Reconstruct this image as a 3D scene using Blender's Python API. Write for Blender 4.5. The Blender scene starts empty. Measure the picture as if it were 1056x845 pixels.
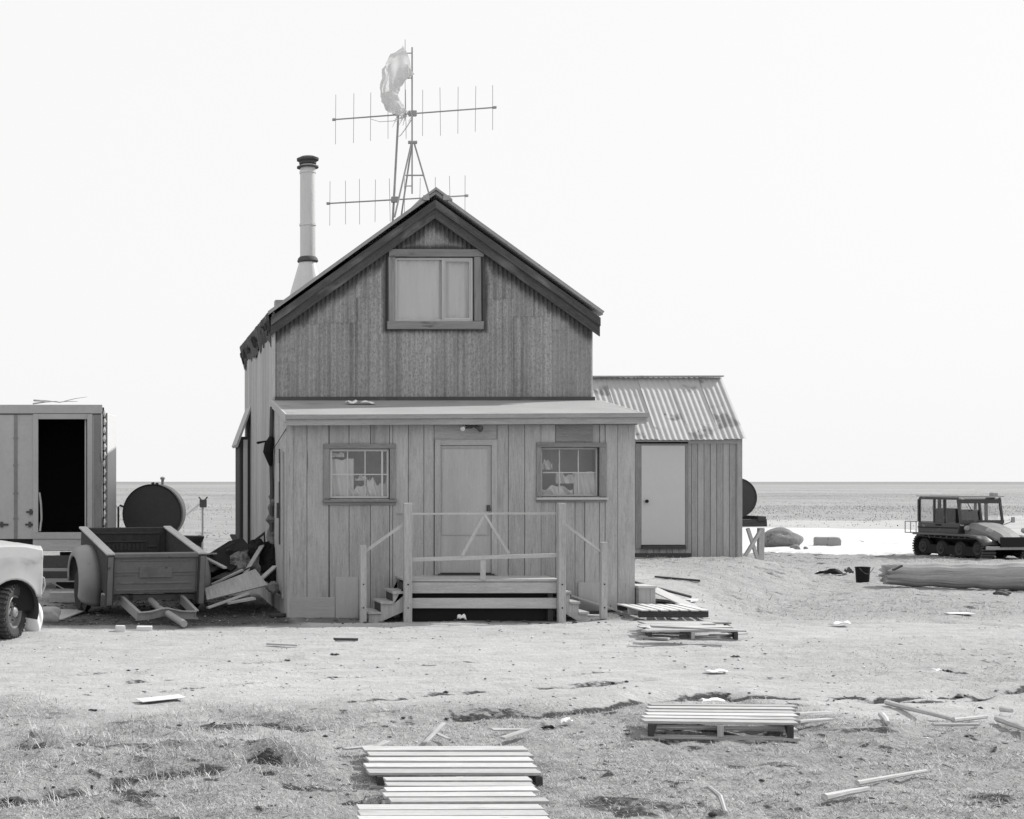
import bpy, math, random
import numpy as np
from mathutils import Vector, Matrix
from math import radians as R, sin, cos, pi

random.seed(7); rng = np.random.default_rng(7)
S = bpy.context.scene
COL = S.collection
F, PX, PY, EYE = 1500.0, 135.0, 497.0, 2.0      # view camera: focal length in photo pixels, principal point, eye height

def at(px, py, Z):
    return Vector(((px-PX)/F*Z, Z, EYE-(py-PY)/F*Z))
def xat(px, Z): return (px-PX)/F*Z
def zat(py, Z): return EYE-(py-PY)/F*Z

# ------------------------------------------------------------------ tagging
def tag(o, label, cat, group=None, kind=None):
    if label: o['label'] = label
    if cat: o['category'] = cat
    if group: o['group'] = group
    if kind: o['kind'] = kind
    return o
def thing(name, label, cat, group=None):
    o = bpy.data.objects.new(name, None); COL.objects.link(o); o.empty_display_size = .3
    return tag(o, label, cat, group)
def kids(o): return [c for c in bpy.data.objects if c.parent is o]
def settle(o, base):
    """put the thing's origin at its base without moving its geometry"""
    base = Vector(base); seen = set()
    def go(q):
        if q.type == 'MESH' and q.data.name not in seen:
            seen.add(q.data.name); q.data.transform(Matrix.Translation(-base))
        for c in kids(q): go(c)
    go(o); o.location = base
    return o
def copy_tree(o, parent=None):
    c = o.copy(); COL.objects.link(c); c.parent = parent
    for ch in kids(o): copy_tree(ch, c)
    return c

# ------------------------------------------------------------------ mesh builder
class MB:
    def __init__(s): s.v = []; s.f = []; s.uv = []
    def add(s, vs, fs, uvs):
        o = len(s.v); s.v += [tuple(p) for p in vs]
        for f in fs: s.f.append([i+o for i in f])
        s.uv += uvs
        return s
    def bar(s, p, q, w, h, up=(0,0,1), jit=0, taper=1.0):
        p, q = Vector(p), Vector(q); d = q-p; L = d.length; d.normalize()
        up = Vector(up)
        if abs(d.dot(up)) > .98: up = Vector((0,1,0)) if abs(d.y) < .9 else Vector((1,0,0))
        sd = d.cross(up).normalized(); u = sd.cross(d).normalized()
        vs = []
        for e, k in ((p,1.0),(q,taper)):
            for a, b in ((-1,-1),(1,-1),(1,1),(-1,1)):
                vs.append(e+sd*(a*w/2*k)+u*(b*h/2*k)+Vector([random.uniform(-jit,jit) for _ in range(3)]))
        fs = [[3,2,1,0],[4,5,6,7],[0,1,5,4],[1,2,6,5],[2,3,7,6],[3,0,4,7]]
        uo = random.uniform(0,50)
        per = [0,w,w+h,2*w+h,2*w+2*h]
        uvs = [[(uo,0),(uo,w),(uo+.02,w),(uo+.02,0)]]*2
        for k in range(4):
            a, b = per[k], per[k+1]
            uvs.append([(uo,a),(uo,b),(uo+L,b),(uo+L,a)])
        return s.add(vs, fs, uvs)
    def box(s, lo, hi, jit=0):
        lo, hi = Vector(lo), Vector(hi); d = hi-lo; c = (lo+hi)/2
        k = max(range(3), key=lambda i: abs(d[i]))
        if k == 2: return s.bar((c.x,c.y,lo.z),(c.x,c.y,hi.z),abs(d.x),abs(d.y),(0,1,0),jit)
        if k == 0: return s.bar((lo.x,c.y,c.z),(hi.x,c.y,c.z),abs(d.y),abs(d.z),(0,0,1),jit)
        return s.bar((c.x,lo.y,c.z),(c.x,hi.y,c.z),abs(d.x),abs(d.z),(0,0,1),jit)
    def tube(s, pts, r, n=8, cap=True, close=False):
        pts = [Vector(p) for p in pts]; m = len(pts)
        rs = r if isinstance(r,(list,tuple)) else [r]*m
        vs = []; prev = None
        for i, p in enumerate(pts):
            if close: d = pts[(i+1)%m]-pts[i-1]
            else: d = (pts[min(i+1,m-1)]-pts[max(i-1,0)])
            d.normalize()
            if prev is None:
                a = Vector((0,0,1)) if abs(d.z) < .9 else Vector((1,0,0))
                prev = (a-d*a.dot(d)).normalized()
            else:
                prev = (prev-d*prev.dot(d)).normalized()
            b = d.cross(prev)
            for k in range(n):
                t = 2*pi*k/n; vs.append(p+(prev*cos(t)+b*sin(t))*rs[i])
        fs = []; uvs = []; acc = 0
        for i in range(m if close else m-1):
            j = (i+1)%m; L = (pts[j]-pts[i]).length
            for k in range(n):
                k2 = (k+1)%n
                fs.append([i*n+k, i*n+k2, j*n+k2, j*n+k])
                w = 2*pi*rs[i]/n
                uvs.append([(acc,k*w),(acc,(k+1)*w),(acc+L,(k+1)*w),(acc+L,k*w)])
            acc += L
        if cap and not close:
            fs.append(list(range(n))[::-1]); fs.append([(m-1)*n+k for k in range(n)])
            for e in (0,m-1): uvs.append([(.05*cos(2*pi*k/n),.05*sin(2*pi*k/n)) for k in range(n)])
        return s.add(vs, fs, uvs)
    def rod(s, p, q, r, n=8): return s.tube([p,q], r, n)
    def lathe(s, prof, c, axis='z', n=24, cap=True):
        c = Vector(c); ax = {'x':Vector((1,0,0)),'y':Vector((0,1,0)),'z':Vector((0,0,1))}[axis] if isinstance(axis,str) else Vector(axis).normalized()
        a = ax.orthogonal().normalized(); b = ax.cross(a)
        vs = []; 
        for r, t in prof:
            for k in range(n):
                q = 2*pi*k/n; vs.append(c+ax*t+(a*cos(q)+b*sin(q))*r)
        fs = []; uvs = []; m = len(prof)
        for i in range(m-1):
            for k in range(n):
                k2 = (k+1)%n
                fs.append([i*n+k, i*n+k2, (i+1)*n+k2, (i+1)*n+k])
                w = .6/n; uvs.append([(k*w,prof[i][1]),((k+1)*w,prof[i][1]),((k+1)*w,prof[i+1][1]),(k*w,prof[i+1][1])])
        if cap:
            fs.append(list(range(n))[::-1]); fs.append([(m-1)*n+k for k in range(n)])
            for e in (0,m-1): uvs.append([(prof[e][0]*cos(2*pi*k/n),prof[e][0]*sin(2*pi*k/n)) for k in range(n)])
        return s.add(vs, fs, uvs)
    def grid(s, P, flip=False):
        n, m = len(P), len(P[0]); vs = [p for r in P for p in r]; fs = []; uvs = []
        for i in range(n-1):
            for j in range(m-1):
                f = [i*m+j,(i+1)*m+j,(i+1)*m+j+1,i*m+j+1]
                uv = [(i*.1,j*.1),(i*.1+.1,j*.1),(i*.1+.1,j*.1+.1),(i*.1,j*.1+.1)]
                if flip: f = f[::-1]; uv = uv[::-1]
                fs.append(f); uvs.append(uv)
        return s.add(vs, fs, uvs)
    def prism(s, poly, d):
        """poly: list of 3-D points (planar); d: extrusion vector"""
        poly = [Vector(p) for p in poly]; d = Vector(d); n = len(poly)
        vs = poly+[p+d for p in poly]
        fs = [list(range(n))[::-1], list(range(n,2*n))]
        e = (poly[1]-poly[0]).normalized(); nn = d.normalized(); g = nn.cross(e)
        uv0 = [((p-poly[0]).dot(e),(p-poly[0]).dot(g)) for p in poly]
        uvs = [uv0[::-1], uv0]
        for k in range(n):
            k2 = (k+1)%n; fs.append([k,k2,n+k2,n+k]); L = (poly[k2]-poly[k]).length
            uvs.append([(0,0),(L,0),(L,d.length),(0,d.length)])
        return s.add(vs, fs, uvs)
    def build(s, name, m, parent=None, smooth=False, bev=0, label=None):
        me = bpy.data.meshes.new(name)
        me.from_pydata(s.v, [], s.f); me.update()
        ul = me.uv_layers.new(name='UVMap')
        flat = [c for f in s.uv for uv in f for c in uv]
        if len(flat) == 2*len(me.loops): ul.data.foreach_set('uv', flat)
        if m: me.materials.append(m)
        if smooth: 
            me.polygons.foreach_set('use_smooth',[True]*len(me.polygons))
            try: me.set_sharp_from_angle(angle=R(38))
            except Exception: pass
        import bmesh
        bm = bmesh.new(); bm.from_mesh(me); bmesh.ops.recalc_face_normals(bm, faces=bm.faces); bm.to_mesh(me); bm.free()
        o = bpy.data.objects.new(name, me); COL.objects.link(o)
        if parent: o.parent = parent
        if bev:
            md = o.modifiers.new('bevel','BEVEL'); md.width = bev; md.segments = 2; md.limit_method = 'ANGLE'; md.angle_limit = R(40)
        if label: o['label'] = label
        return o

# ------------------------------------------------------------------ materials (black and white photograph: neutral greys)
class NT:
    def __init__(s, m): s.t = m.node_tree; s.t.nodes.clear()
    def n(s, typ, **k):
        x = s.t.nodes.new(typ)
        for a, b in k.items(): setattr(x, a, b)
        return x
    def l(s, a, b): s.t.links.new(a, b)
    def math(s, op, a, b=None, c=None, clamp=False):
        x = s.n('ShaderNodeMath', operation=op); x.use_clamp = clamp
        for i, v in enumerate((a,b,c)):
            if v is None: continue
            if isinstance(v,(int,float)): x.inputs[i].default_value = v
            else: s.l(v, x.inputs[i])
        return x.outputs[0]
    def noise(s, vec, scale, detail=4, w=None, rough=.55):
        mp = s.n('ShaderNodeMapping'); s.l(vec, mp.inputs['Vector'])
        mp.inputs['Scale'].default_value = scale if isinstance(scale,(tuple,list)) else (scale,)*3
        x = s.n('ShaderNodeTexNoise'); x.noise_dimensions = '4D'
        s.l(mp.outputs[0], x.inputs['Vector']); x.inputs['Scale'].default_value = 1
        x.inputs['Detail'].default_value = detail; x.inputs['Roughness'].default_value = rough
        if w is not None: s.l(w, x.inputs['W'])
        return x.outputs[0]
    def step(s, v, lo, hi):
        x = s.n('ShaderNodeMapRange'); x.interpolation_type = 'SMOOTHSTEP'
        s.l(v, x.inputs['Value']); x.inputs['From Min'].default_value = lo; x.inputs['From Max'].default_value = hi
        return x.outputs[0]
    def mix(s, f, a, b):
        # a*(1-f)+b*f on scalars
        x = s.n('ShaderNodeMix'); x.data_type = 'FLOAT'
        for i, v in ((0,f),(2,a),(3,b)):
            if isinstance(v,(int,float)): x.inputs[i].default_value = v
            else: s.l(v, x.inputs[i])
        return x.outputs[0]
    def finish(s, val, rough=.8, spec=.3, metal=0, bump=None, bstr=.3, bdist=.01, tint=(1,1,1), trans=0):
        cc = s.n('ShaderNodeCombineColor')
        v = s.math('MINIMUM', s.math('MAXIMUM', val, .012), .92)
        for i in range(3): s.l(v, cc.inputs[i])
        b = s.n('ShaderNodeBsdfPrincipled'); s.l(cc.outputs[0], b.inputs['Base Color'])
        if isinstance(rough,(int,float)): b.inputs['Roughness'].default_value = rough
        else: s.l(rough, b.inputs['Roughness'])
        b.inputs['Specular IOR Level'].default_value = spec; b.inputs['Metallic'].default_value = metal
        if bump is not None:
            bp = s.n('ShaderNodeBump'); bp.inputs['Strength'].default_value = bstr; bp.inputs['Distance'].default_value = bdist
            s.l(bump, bp.inputs['Height']); s.l(bp.outputs[0], b.inputs['Normal'])
        o = s.n('ShaderNodeOutputMaterial'); s.l(b.outputs[0], o.inputs[0])
        return b
def newmat(name):
    m = bpy.data.materials.new(name); m.use_nodes = True
    return m, NT(m)
def surf(name, tone, layers=(), coord='Object', island=0, rough=.8, spec=.3, metal=0, stains=(), bstr=.3, bdist=.01):
    """grey surface: layers (scale, detail, amplitude) modulate, stains (scale, lo, hi, tone) are patches of another tone"""
    m, t = newmat(name)
    tc = t.n('ShaderNodeTexCoord'); geo = t.n('ShaderNodeNewGeometry'); oi = t.n('ShaderNodeObjectInfo')
    vec = tc.outputs['UV' if coord == 'UV' else 'Object']
    rnd = t.math('MULTIPLY', t.math('ADD', geo.outputs['Random Per Island'], oi.outputs['Random']), 37.0)
    val = t.math('ADD', 1.0, 0.0); first = None
    if island:
        val = t.math('MULTIPLY_ADD', t.math('SUBTRACT', geo.outputs['Random Per Island'], .5), 2*island, val)
    for sc, det, amp in layers:
        nz = t.noise(vec, sc, det, rnd)
        if first is None: first = nz
        else: first = t.math('ADD', first, nz)
        val = t.math('MULTIPLY_ADD', t.math('SUBTRACT', nz, .5), 2*amp, val)
    val = t.math('MULTIPLY', val, tone)
    for sc, lo, hi, tn in stains:
        k = t.step(t.noise(vec, sc, 5, rnd), lo, hi)
        val = t.mix(k, val, tn)
    t.finish(val, rough, spec, metal, first, bstr, bdist)
    return m
G_LONG, G_FINE = (2.0,30,30), (6,160,160)
def wood(name, tone, island=.16, amp=.28, stains=(), rough=.85):
    return surf(name, tone, [(G_LONG,4,amp),(G_FINE,2,amp*1.3),((.9,2.5,2.5),3,amp*.8),((22,60,60),3,amp*.8)], 'UV', island, rough, .2, 0,
                stains, .35, .006)
def paint(name, tone, amp=.12, rough=.5, spec=.4, stains=(), metal=0):
    return surf(name, tone, [((1.4,1.4,1.4),4,amp),((14,14,14),3,amp*.7),((70,70,70),2,amp*.5)], 'Object', 0, rough, spec, metal, stains, .12, .004)

M = {}
M['siding']   = wood('porch_siding', .36, .09, .28, [((.55,6,6),.58,.78,.22),((.9,1.1,1.1),.62,.80,.23),((1.1,28,28),.62,.72,.18),((.25,1.2,1.2),.55,.85,.25),((2.2,16,16),.70,.78,.11)])
M['siding2']  = wood('side_siding', .42, .14, .24, [((.5,6,6),.6,.85,.25)])
M['trim']     = wood('window_trim', .22, .16, .34, [((1,4,4),.6,.8,.17)])
M['trim_lt']  = wood('pale_trim', .46, .08, .14)
M['door_wood']= wood('worn_plywood', .415, .06, .13, [((.4,1.5,1.5),.5,.85,.28),((1.5,9,9),.68,.78,.18)])
M['lumber']   = wood('grey_lumber', .42, .16, .26)
M['bleached'] = wood('bleached_lumber', .42, .30, .26, [((1.2,8,8),.58,.74,.24),((3,30,30),.70,.76,.12)])
M['dark_wood']= wood('dark_lumber', .06, .25, .35)
M['shed_bd']  = wood('shed_boards', .33, .13, .26, [((.8,5,5),.6,.8,.17)])
M['rake']     = wood('tarred_board', .085, .25, .45, [((1.3,4,4),.50,.72,.19)])
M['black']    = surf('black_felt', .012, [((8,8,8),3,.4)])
M['felt']     = surf('roll_roofing', .30, [((1.2,1.2,1.2),4,.25),((90,90,90),2,.2)], stains=[((1.1,2.5,2.5),.58,.75,.17)])
M['rust_dark']= paint('rusty_dark_steel', .075, .4, .75, .3, [((3,3,3),.6,.75,.13)])
M['tank']     = paint('dark_tank_paint', .05, .25, .6, .3, [((2,2,2),.62,.8,.085)])
M['trailer']  = paint('faded_trailer_paint', .15, .28, .6, .35, [((3,6,3),.58,.75,.09),((9,9,9),.66,.76,.05)])
M['trailer_in']=paint('rusted_bed_steel', .055, .5, .8, .25, [((7,7,7),.56,.7,.05)])
M['fender']   = paint('faded_fender_paint', .23, .14, .45, .45, [((5,5,5),.64,.78,.14)])
M['truck']    = paint('pale_truck_paint', .42, .08, .3, .5, [((5,5,8),.64,.80,.27),((18,18,18),.70,.75,.15)])
M['rubber']   = surf('black_rubber', .022, [((30,30,30),3,.3)], rough=.75)
M['rubber_dust']=surf('dusty_rubber', .05, [((9,9,9),3,.5)], rough=.85)
M['steel']    = paint('grey_steel', .30, .25, .5, .5, [((6,6,6),.6,.8,.15)])
M['galv']     = surf('galvanised_pipe', .55, [((3,3,1),4,.15),((30,30,6),3,.1)], rough=.45, spec=.5, metal=.35)
M['alu']      = paint('dull_aluminium', .22, .15, .45, .5)
M['white_rag']= surf('white_rag', .75, [((9,9,9),4,.12)], rough=.9)
M['white_pnt']= paint('white_paint', .62, .07, .5, .4, [((4,4,1),.63,.8,.45)])
M['cont']     = paint('weathered_panel_paint', .42, .16, .6, .35, [((1.5,1.5,.35),.58,.8,.25),((2.0,2.0,.8),.60,.78,.28),((16,16,16),.70,.76,.12)])
M['cont_dk']  = paint('grimy_panel_paint', .22, .3, .7, .3, [((6,6,2),.55,.7,.08)])
M['rock']     = surf('rough_stone', .22, [((3,3,3),6,.35),((20,20,20),4,.3)], stains=[((5,5,5),.58,.7,.10)], rough=.95, bstr=.8, bdist=.05)
M['driftlog'] = wood('driftwood', .33, 0, .48, [((.6,5,5),.54,.70,.11),((1.0,14,14),.64,.72,.06)])
M['vinyl']    = surf('dark_tarp', .018, [((5,5,5),4,.5)], rough=.85, spec=.12)
M['canvas']   = surf('torn_insulation', .17, [((7,7,7),5,.5)], stains=[((9,9,9),.55,.7,.08)], rough=1)
M['snowcat']  = paint('snow_machine_paint', .045, .25, .5, .45, [((5,5,5),.6,.75,.22)])
M['cat_lt']   = paint('snow_machine_pale_paint', .18, .3, .6, .3)
M['curtain']  = surf('pale_curtain', .58, [((6,6,1.2),3,.14)], rough=1)
M['corr_lt']  = surf('bright_corrugated_roof', .40, [((.8,2.5,2.5),4,.25),((30,30,30),3,.14)], island=.09, rough=.7, spec=.25,
                     stains=[((1.6,2.2,2.2),.57,.66,.20),((9,5,5),.66,.74,.15)], bstr=.05)
M['paper']    = surf('white_paper', .78, [((6,6,6),3,.08)], rough=.9)

def gable_metal():
    m, t = newmat('pitted_corrugated_metal')
    tc = t.n('ShaderNodeTexCoord'); geo = t.n('ShaderNodeNewGeometry')
    v = tc.outputs['Object']; sp = t.n('ShaderNodeSeparateXYZ'); t.l(geo.outputs['Position'], sp.inputs[0])
    x, z = sp.outputs[0], sp.outputs[2]
    r = geo.outputs['Random Per Island']
    a = t.noise(v, (1.2,1.2,.6), 4); b = t.noise(v, (60,60,45), 2); c = t.noise(v, (9,9,1.0), 3); e = t.noise(v,(25,25,18),2)
    val = t.math('MULTIPLY_ADD', t.math('SUBTRACT', r, .5), .62, 1.0)
    for q, k in ((a,.45),(b,.8),(c,.6),(e,.7)): val = t.math('MULTIPLY_ADD', t.math('SUBTRACT', q, .5), k, val)
    val = t.math('MULTIPLY', val, .31)
    pit = t.math('MULTIPLY', t.step(t.noise(v,(38,38,26),4,t.math('MULTIPLY',r,30.0),.65), .42, .66), t.math('MULTIPLY_ADD', t.step(r,.3,.7), .42, .14))
    val = t.mix(pit, val, .10)
    pale = t.step(t.noise(v,(16,16,.35),3,t.math('MULTIPLY',r,11.0)), .62, .72); val = t.mix(t.math('MULTIPLY', pale, .5), val, .36)
    # brushed-on tar along the rakes and round the window, ragged edge
    wob = t.math('MULTIPLY', t.math('SUBTRACT', t.noise(v, (5,5,2.5), 4), .5), .34)
    d = t.math('SUBTRACT', t.math('SUBTRACT', 6.55, t.math('MULTIPLY', t.math('ABSOLUTE', t.math('SUBTRACT', x, 4.87)), .715)), z)
    k1 = t.math('SUBTRACT', 1.0, t.step(t.math('ADD', d, wob), .40, .58))
    dx = t.math('SUBTRACT', t.math('ABSOLUTE', t.math('SUBTRACT', x, 4.895)), .755)
    dz = t.math('SUBTRACT', t.math('ABSOLUTE', t.math('SUBTRACT', z, 5.105)), .615)
    dd = t.math('ADD', t.math('MAXIMUM', dx, dz), t.math('MULTIPLY', wob, .30))
    k2 = t.math('SUBTRACT', 1.0, t.step(dd, .04, .13))
    val = t.mix(t.math('MULTIPLY', t.math('MAXIMUM', k1, k2), .86), val, .035)
    t.finish(val, .65, .35, 0, b, .25, .004)
    return m
M['gable'] = gable_metal()

def glass(name, rough=.04, tint=.95, base=.05):
    m, t = newmat(name)
    lw = t.n('ShaderNodeLayerWeight'); lw.inputs[0].default_value = .5
    k = t.math('MULTIPLY_ADD', t.math('POWER', lw.outputs['Facing'], 4.0), .8, base)
    nz = t.n('ShaderNodeTexNoise'); nz.inputs['Scale'].default_value = 3
    bp = t.n('ShaderNodeBump'); bp.inputs['Strength'].default_value = .05; t.l(nz.outputs[0], bp.inputs['Height'])
    g = t.n('ShaderNodeBsdfGlossy'); g.inputs['Roughness'].default_value = rough; t.l(bp.outputs[0], g.inputs['Normal'])
    tr = t.n('ShaderNodeBsdfTransparent'); tr.inputs[0].default_value = (tint,)*3+(1,)
    mx = t.n('ShaderNodeMixShader'); t.l(k, mx.inputs[0])
    t.l(tr.outputs[0], mx.inputs[1]); t.l(g.outputs[0], mx.inputs[2])
    o = t.n('ShaderNodeOutputMaterial'); t.l(mx.outputs[0], o.inputs[0])
    return m
M['glass'] = glass('window_glass', .05, .95, .06)
def cloth(name, tone, trans):
    m, t = newmat(name)
    d = t.n('ShaderNodeBsdfDiffuse'); d.inputs[0].default_value = (tone,)*3+(1,)
    l = t.n('ShaderNodeBsdfTranslucent'); l.inputs[0].default_value = (tone,)*3+(1,)
    tr = t.n('ShaderNodeBsdfTransparent')
    m1 = t.n('ShaderNodeMixShader'); m1.inputs[0].default_value = .5; t.l(d.outputs[0], m1.inputs[1]); t.l(l.outputs[0], m1.inputs[2])
    tc = t.n('ShaderNodeTexCoord'); k = t.step(t.noise(tc.outputs['Object'], (4,4,12), 4), .45, .7)
    m2 = t.n('ShaderNodeMixShader'); t.l(t.math('MULTIPLY', k, trans), m2.inputs[0]); t.l(m1.outputs[0], m2.inputs[1]); t.l(tr.outputs[0], m2.inputs[2])
    o = t.n('ShaderNodeOutputMaterial'); t.l(m2.outputs[0], o.inputs[0])
    return m
M['sock'] = cloth('windsock_nylon', .72, .28)

# ------------------------------------------------------------------ terrain
def _hash(i, j, s):
    n = np.sin(i*127.1+j*311.7+s*74.7)*43758.5453
    return n-np.floor(n)
def vnoise(x, y, s=0):
    xi, yi = np.floor(x), np.floor(y); fx, fy = x-xi, y-yi
    fx = fx*fx*(3-2*fx); fy = fy*fy*(3-2*fy)
    a, b, c, d = _hash(xi,yi,s), _hash(xi+1,yi,s), _hash(xi,yi+1,s), _hash(xi+1,yi+1,s)
    return (a*(1-fx)+b*fx)*(1-fy)+(c*(1-fx)+d*fx)*fy
def fbm(x, y, s=0, o=4):
    r = 0; a = .5; t = 0
    for k in range(o): r = r+a*vnoise(x*2**k, y*2**k, s+k*3); t += a; a *= .55
    return r/t
def sm(t): t = np.clip(t,0,1); return t*t*(3-2*t)
def gp(px, py):            # flat-ground point under a photo pixel, used to lay ruts and litter
    Z = F*EYE/(py-PY); return ((px-PX)/F*Z, Z)
RUTS = [  # polyline, half width, depth, darkness
 ([gp(*p) for p in ((-20,830),(60,813),(110,806),(150,798),(200,796),(232,790))], .24, .14, 1.0),
 ([gp(*p) for p in ((262,781),(280,790),(292,799))], .13, .08, 1.0),
 ([gp(*p) for p in ((20,765),(45,772),(80,770))], .16, .06, .8),
 ([gp(*p) for p in ((190,752),(240,745),(275,748),(310,752))], .20, .05, .7),
 ([gp(*p) for p in ((420,745),(470,741),(540,738),(600,733),(640,726),(690,719),(740,716))], .16, .05, .75),
 ([gp(*p) for p in ((690,722),(760,721),(810,720),(862,721),(893,724))], .26, .05, .85),
 ([gp(*p) for p in ((800,730),(865,727),(915,722),(990,717),(1100,711))], .10, .06, .9),
 ([gp(*p) for p in ((890,724),(940,726),(1000,722),(1080,704))], .10, .04, .7),
 ([gp(*p) for p in ((560,710),(620,706),(660,702))], .12, .03, .5),
 ([gp(*p) for p in ((0,700),(90,694),(160,690),(300,680))], .10, .03, .35),
 ([gp(*p) for p in ((700,668),(850,666),(1080,660))], .10, .03, .35),
 ([gp(*p) for p in ((0,712),(160,703),(330,690),(520,684))], .05, .02, .5),
 ([gp(*p) for p in ((0,722),(150,714),(340,700),(560,690))], .05, .02, .5),
 ([gp(*p) for p in ((40,672),(200,668),(420,662))], .05, .015, .4),
 ([gp(*p) for p in ((430,706),(700,690),(900,688),(1080,695))], .05, .02, .5),
 ([gp(*p) for p in ((460,718),(720,700),(900,698),(1080,704))], .05, .02, .45),
 ([gp(*p) for p in ((640,676),(820,678),(1080,672))], .06, .02, .4),
 ([gp(*p) for p in ((360,725),(460,716),(560,712))], .07, .03, .6),
 ([gp(*p) for p in ((830,645),(960,640),(1080,650))], .12, .03, .3),
]
def seg_dist(x, y, pts):
    d = np.full(np.shape(x), 1e9)
    for (ax,ay),(bx,by) in zip(pts[:-1],pts[1:]):
        vx, vy = bx-ax, by-ay; t = np.clip(((x-ax)*vx+(y-ay)*vy)/(vx*vx+vy*vy),0,1)
        d = np.minimum(d, np.hypot(x-ax-t*vx, y-ay-t*vy))
    return d
def smooth_h(x, y):
    m = sm((x-6.0)/1.8)*sm((y-18.0)/8)*(1-sm((y-31)/6))*(1-sm((x-(12.3-.62*np.clip(29.3-y,0,9)))/2.2))*.47
    far = sm((y-500)/2500)*1.6*(.5+fbm(x/900+3, y/900, 5, 2))
    return m+far+.05*(fbm(x/5, y/5, 1, 2)-.5)*sm((y-5)/3)*(1-sm((y-60)/40))+(fbm(x/45,y/45,9,2)-.5)*.5*sm((y-70)/60)
def grassy(x, y):
    near = sm((13.2-y+1.6*(fbm(x/1.8,y/1.8,21,3)-.5)*2)/2.2)
    right = sm((x-6.2)/3)*sm((20-y)/4)*.55
    mound = sm((x-8.0)/2)*sm((y-19.5)/3)*.75
    back = sm((y-33)/4)
    return np.clip(np.maximum(np.maximum(near,right*.8),np.maximum(mound,back)),0,1)
def detail_h(x, y):
    g = grassy(x, y)
    d = (fbm(x/.35,y/.25,31,3)-.5)*(.035+.075*g)+(fbm(x/.09,y/.09,41,2)-.5)*(.010+.025*g)
    for pts, w, dep, dk in RUTS:
        q = seg_dist(x, y, pts)+ .10*(fbm(x/.3,y/.3,51,2)-.5)
        d = d-dep*np.exp(-(q/w)**2)+.35*dep*np.exp(-((q-2.2*w)/w)**2)
    d = d+.012*np.sin(y*9+2.5*fbm(x/3,y/3,61,2)*4)*sm((y-13)/2)*(1-sm((y-20)/2))
    return d*(1-sm((y-45)/15))
def hgt(x, y):
    x = np.asarray(x,float); y = np.asarray(y,float)
    return smooth_h(x,y)+detail_h(x,y)
def hs(x, y): return float(smooth_h(np.array([x]),np.array([y]))[0])
def gnd(px, py):            # ground point under a photo pixel on the real terrain: march along the sight line
    dx, dz = (px-PX)/F, (py-PY)/F
    Z = np.arange(6, 120, .02); X = dx*Z; d = EYE-dz*Z-smooth_h(X, Z)
    k = int(np.argmax(d < 0)) if (d < 0).any() else len(Z)-1
    return Vector((float(X[k]), float(Z[k]), hs(X[k], Z[k])))
# ------------------------------------------------------------------ ground sheet
def spaced(lo, hi, f0, f1, d, grow=1.16):
    """fine step d between f0..f1, then growing outwards"""
    mid = list(np.arange(f0, f1+1e-6, d)); a = []; p, s = f0, d
    while p > lo: s *= grow; p -= s; a.append(p)
    b = []; p, s = mid[-1], d
    while p < hi: s *= grow; p += s; b.append(p)
    return np.array(a[::-1]+mid+b)
xs = spaced(-7000, 7000, -5.5, 21, .055)
ys = [7.5]
while ys[-1] < 46: ys.append(ys[-1]+max(.035, .0042*ys[-1]))
s_ = .2; 
while ys[-1] < 9000: s_ *= 1.12; ys.append(ys[-1]+s_)
back = [7.5]; s_ = .1
while back[-1] > -60: s_ *= 1.35; back.append(back[-1]-s_)
ys = np.array(back[:0:-1]+ys)
GX, GY = np.meshgrid(xs, ys); Hh = hgt(GX, GY)
nx, ny = len(xs), len(ys)
me = bpy.data.meshes.new('ground')
co = np.stack([GX.ravel(),GY.ravel(),Hh.ravel()],1)
idx = np.arange(nx*ny).reshape(ny,nx)
q = np.stack([idx[:-1,:-1].ravel(),idx[:-1,1:].ravel(),idx[1:,1:].ravel(),idx[1:,:-1].ravel()],1)
me.vertices.add(len(co)); me.vertices.foreach_set('co', co.ravel())
me.loops.add(q.size); me.loops.foreach_set('vertex_index', q.ravel())
me.polygons.add(len(q)); me.polygons.foreach_set('loop_start', np.arange(0,q.size,4)); 
me.update(calc_edges=True); me.polygons.foreach_set('use_smooth', [True]*len(q))
# soil masks: R = dark wet peat, G = dead grass, B = painted shade by trailer, junk and porch, under the landing
dark = np.zeros_like(GX)
near_ok = (GY < 60)
for pts, w, dep, dk in RUTS:
    qd = seg_dist(GX, GY, pts)+.22*(fbm(GX/.22,GY/.22,71,3)-.5)
    dark = np.maximum(dark, dk*(1-sm((qd-w*.38)/(w*.7)))*(1 if dk == 1.0 else sm((fbm(GX/.4,GY/.3,75,3)-.26)/.22)))
sp = np.maximum(.55*sm((fbm(GX/.6,GY/.35,81,4)-.60)/.12)*grassy(GX,GY), .7*sm((fbm(GX/.13,GY/.13,83,3)-.70)/.06)*(.2+.8*grassy(GX,GY)))
dark = np.maximum(dark, np.where(near_ok, sp, 0))
g = grassy(GX, GY)
def blob(x0,x1,y0,y1,e): return sm((GX-x0)/e)*sm((x1-GX)/e)*sm((GY-y0)/e)*sm((y1-GY)/e)
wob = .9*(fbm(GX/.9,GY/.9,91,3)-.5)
shade_mask = sm((GX+wob+1.9)/1.2)*sm((2.6-GX)/.4)*sm((GY+wob-19.7)/.9)*sm((26.5-GY)/1.5)  # house and trailer shade, put into the soil colour
shade_mask = np.maximum(shade_mask, .75*sm((GX-2.0)/.5)*sm((7.4-GX+wob)/.5)*sm((GY+.3*wob-20.35)/.35)*sm((23-GY)/.5))  # shade along the porch front and below the landing, also painted
ca = me.color_attributes.new('soil','FLOAT_COLOR','POINT')
ca.data.foreach_set('color', np.stack([dark.ravel(),g.ravel(),shade_mask.ravel(),np.ones(dark.size)],1).astype('f').ravel())
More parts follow.
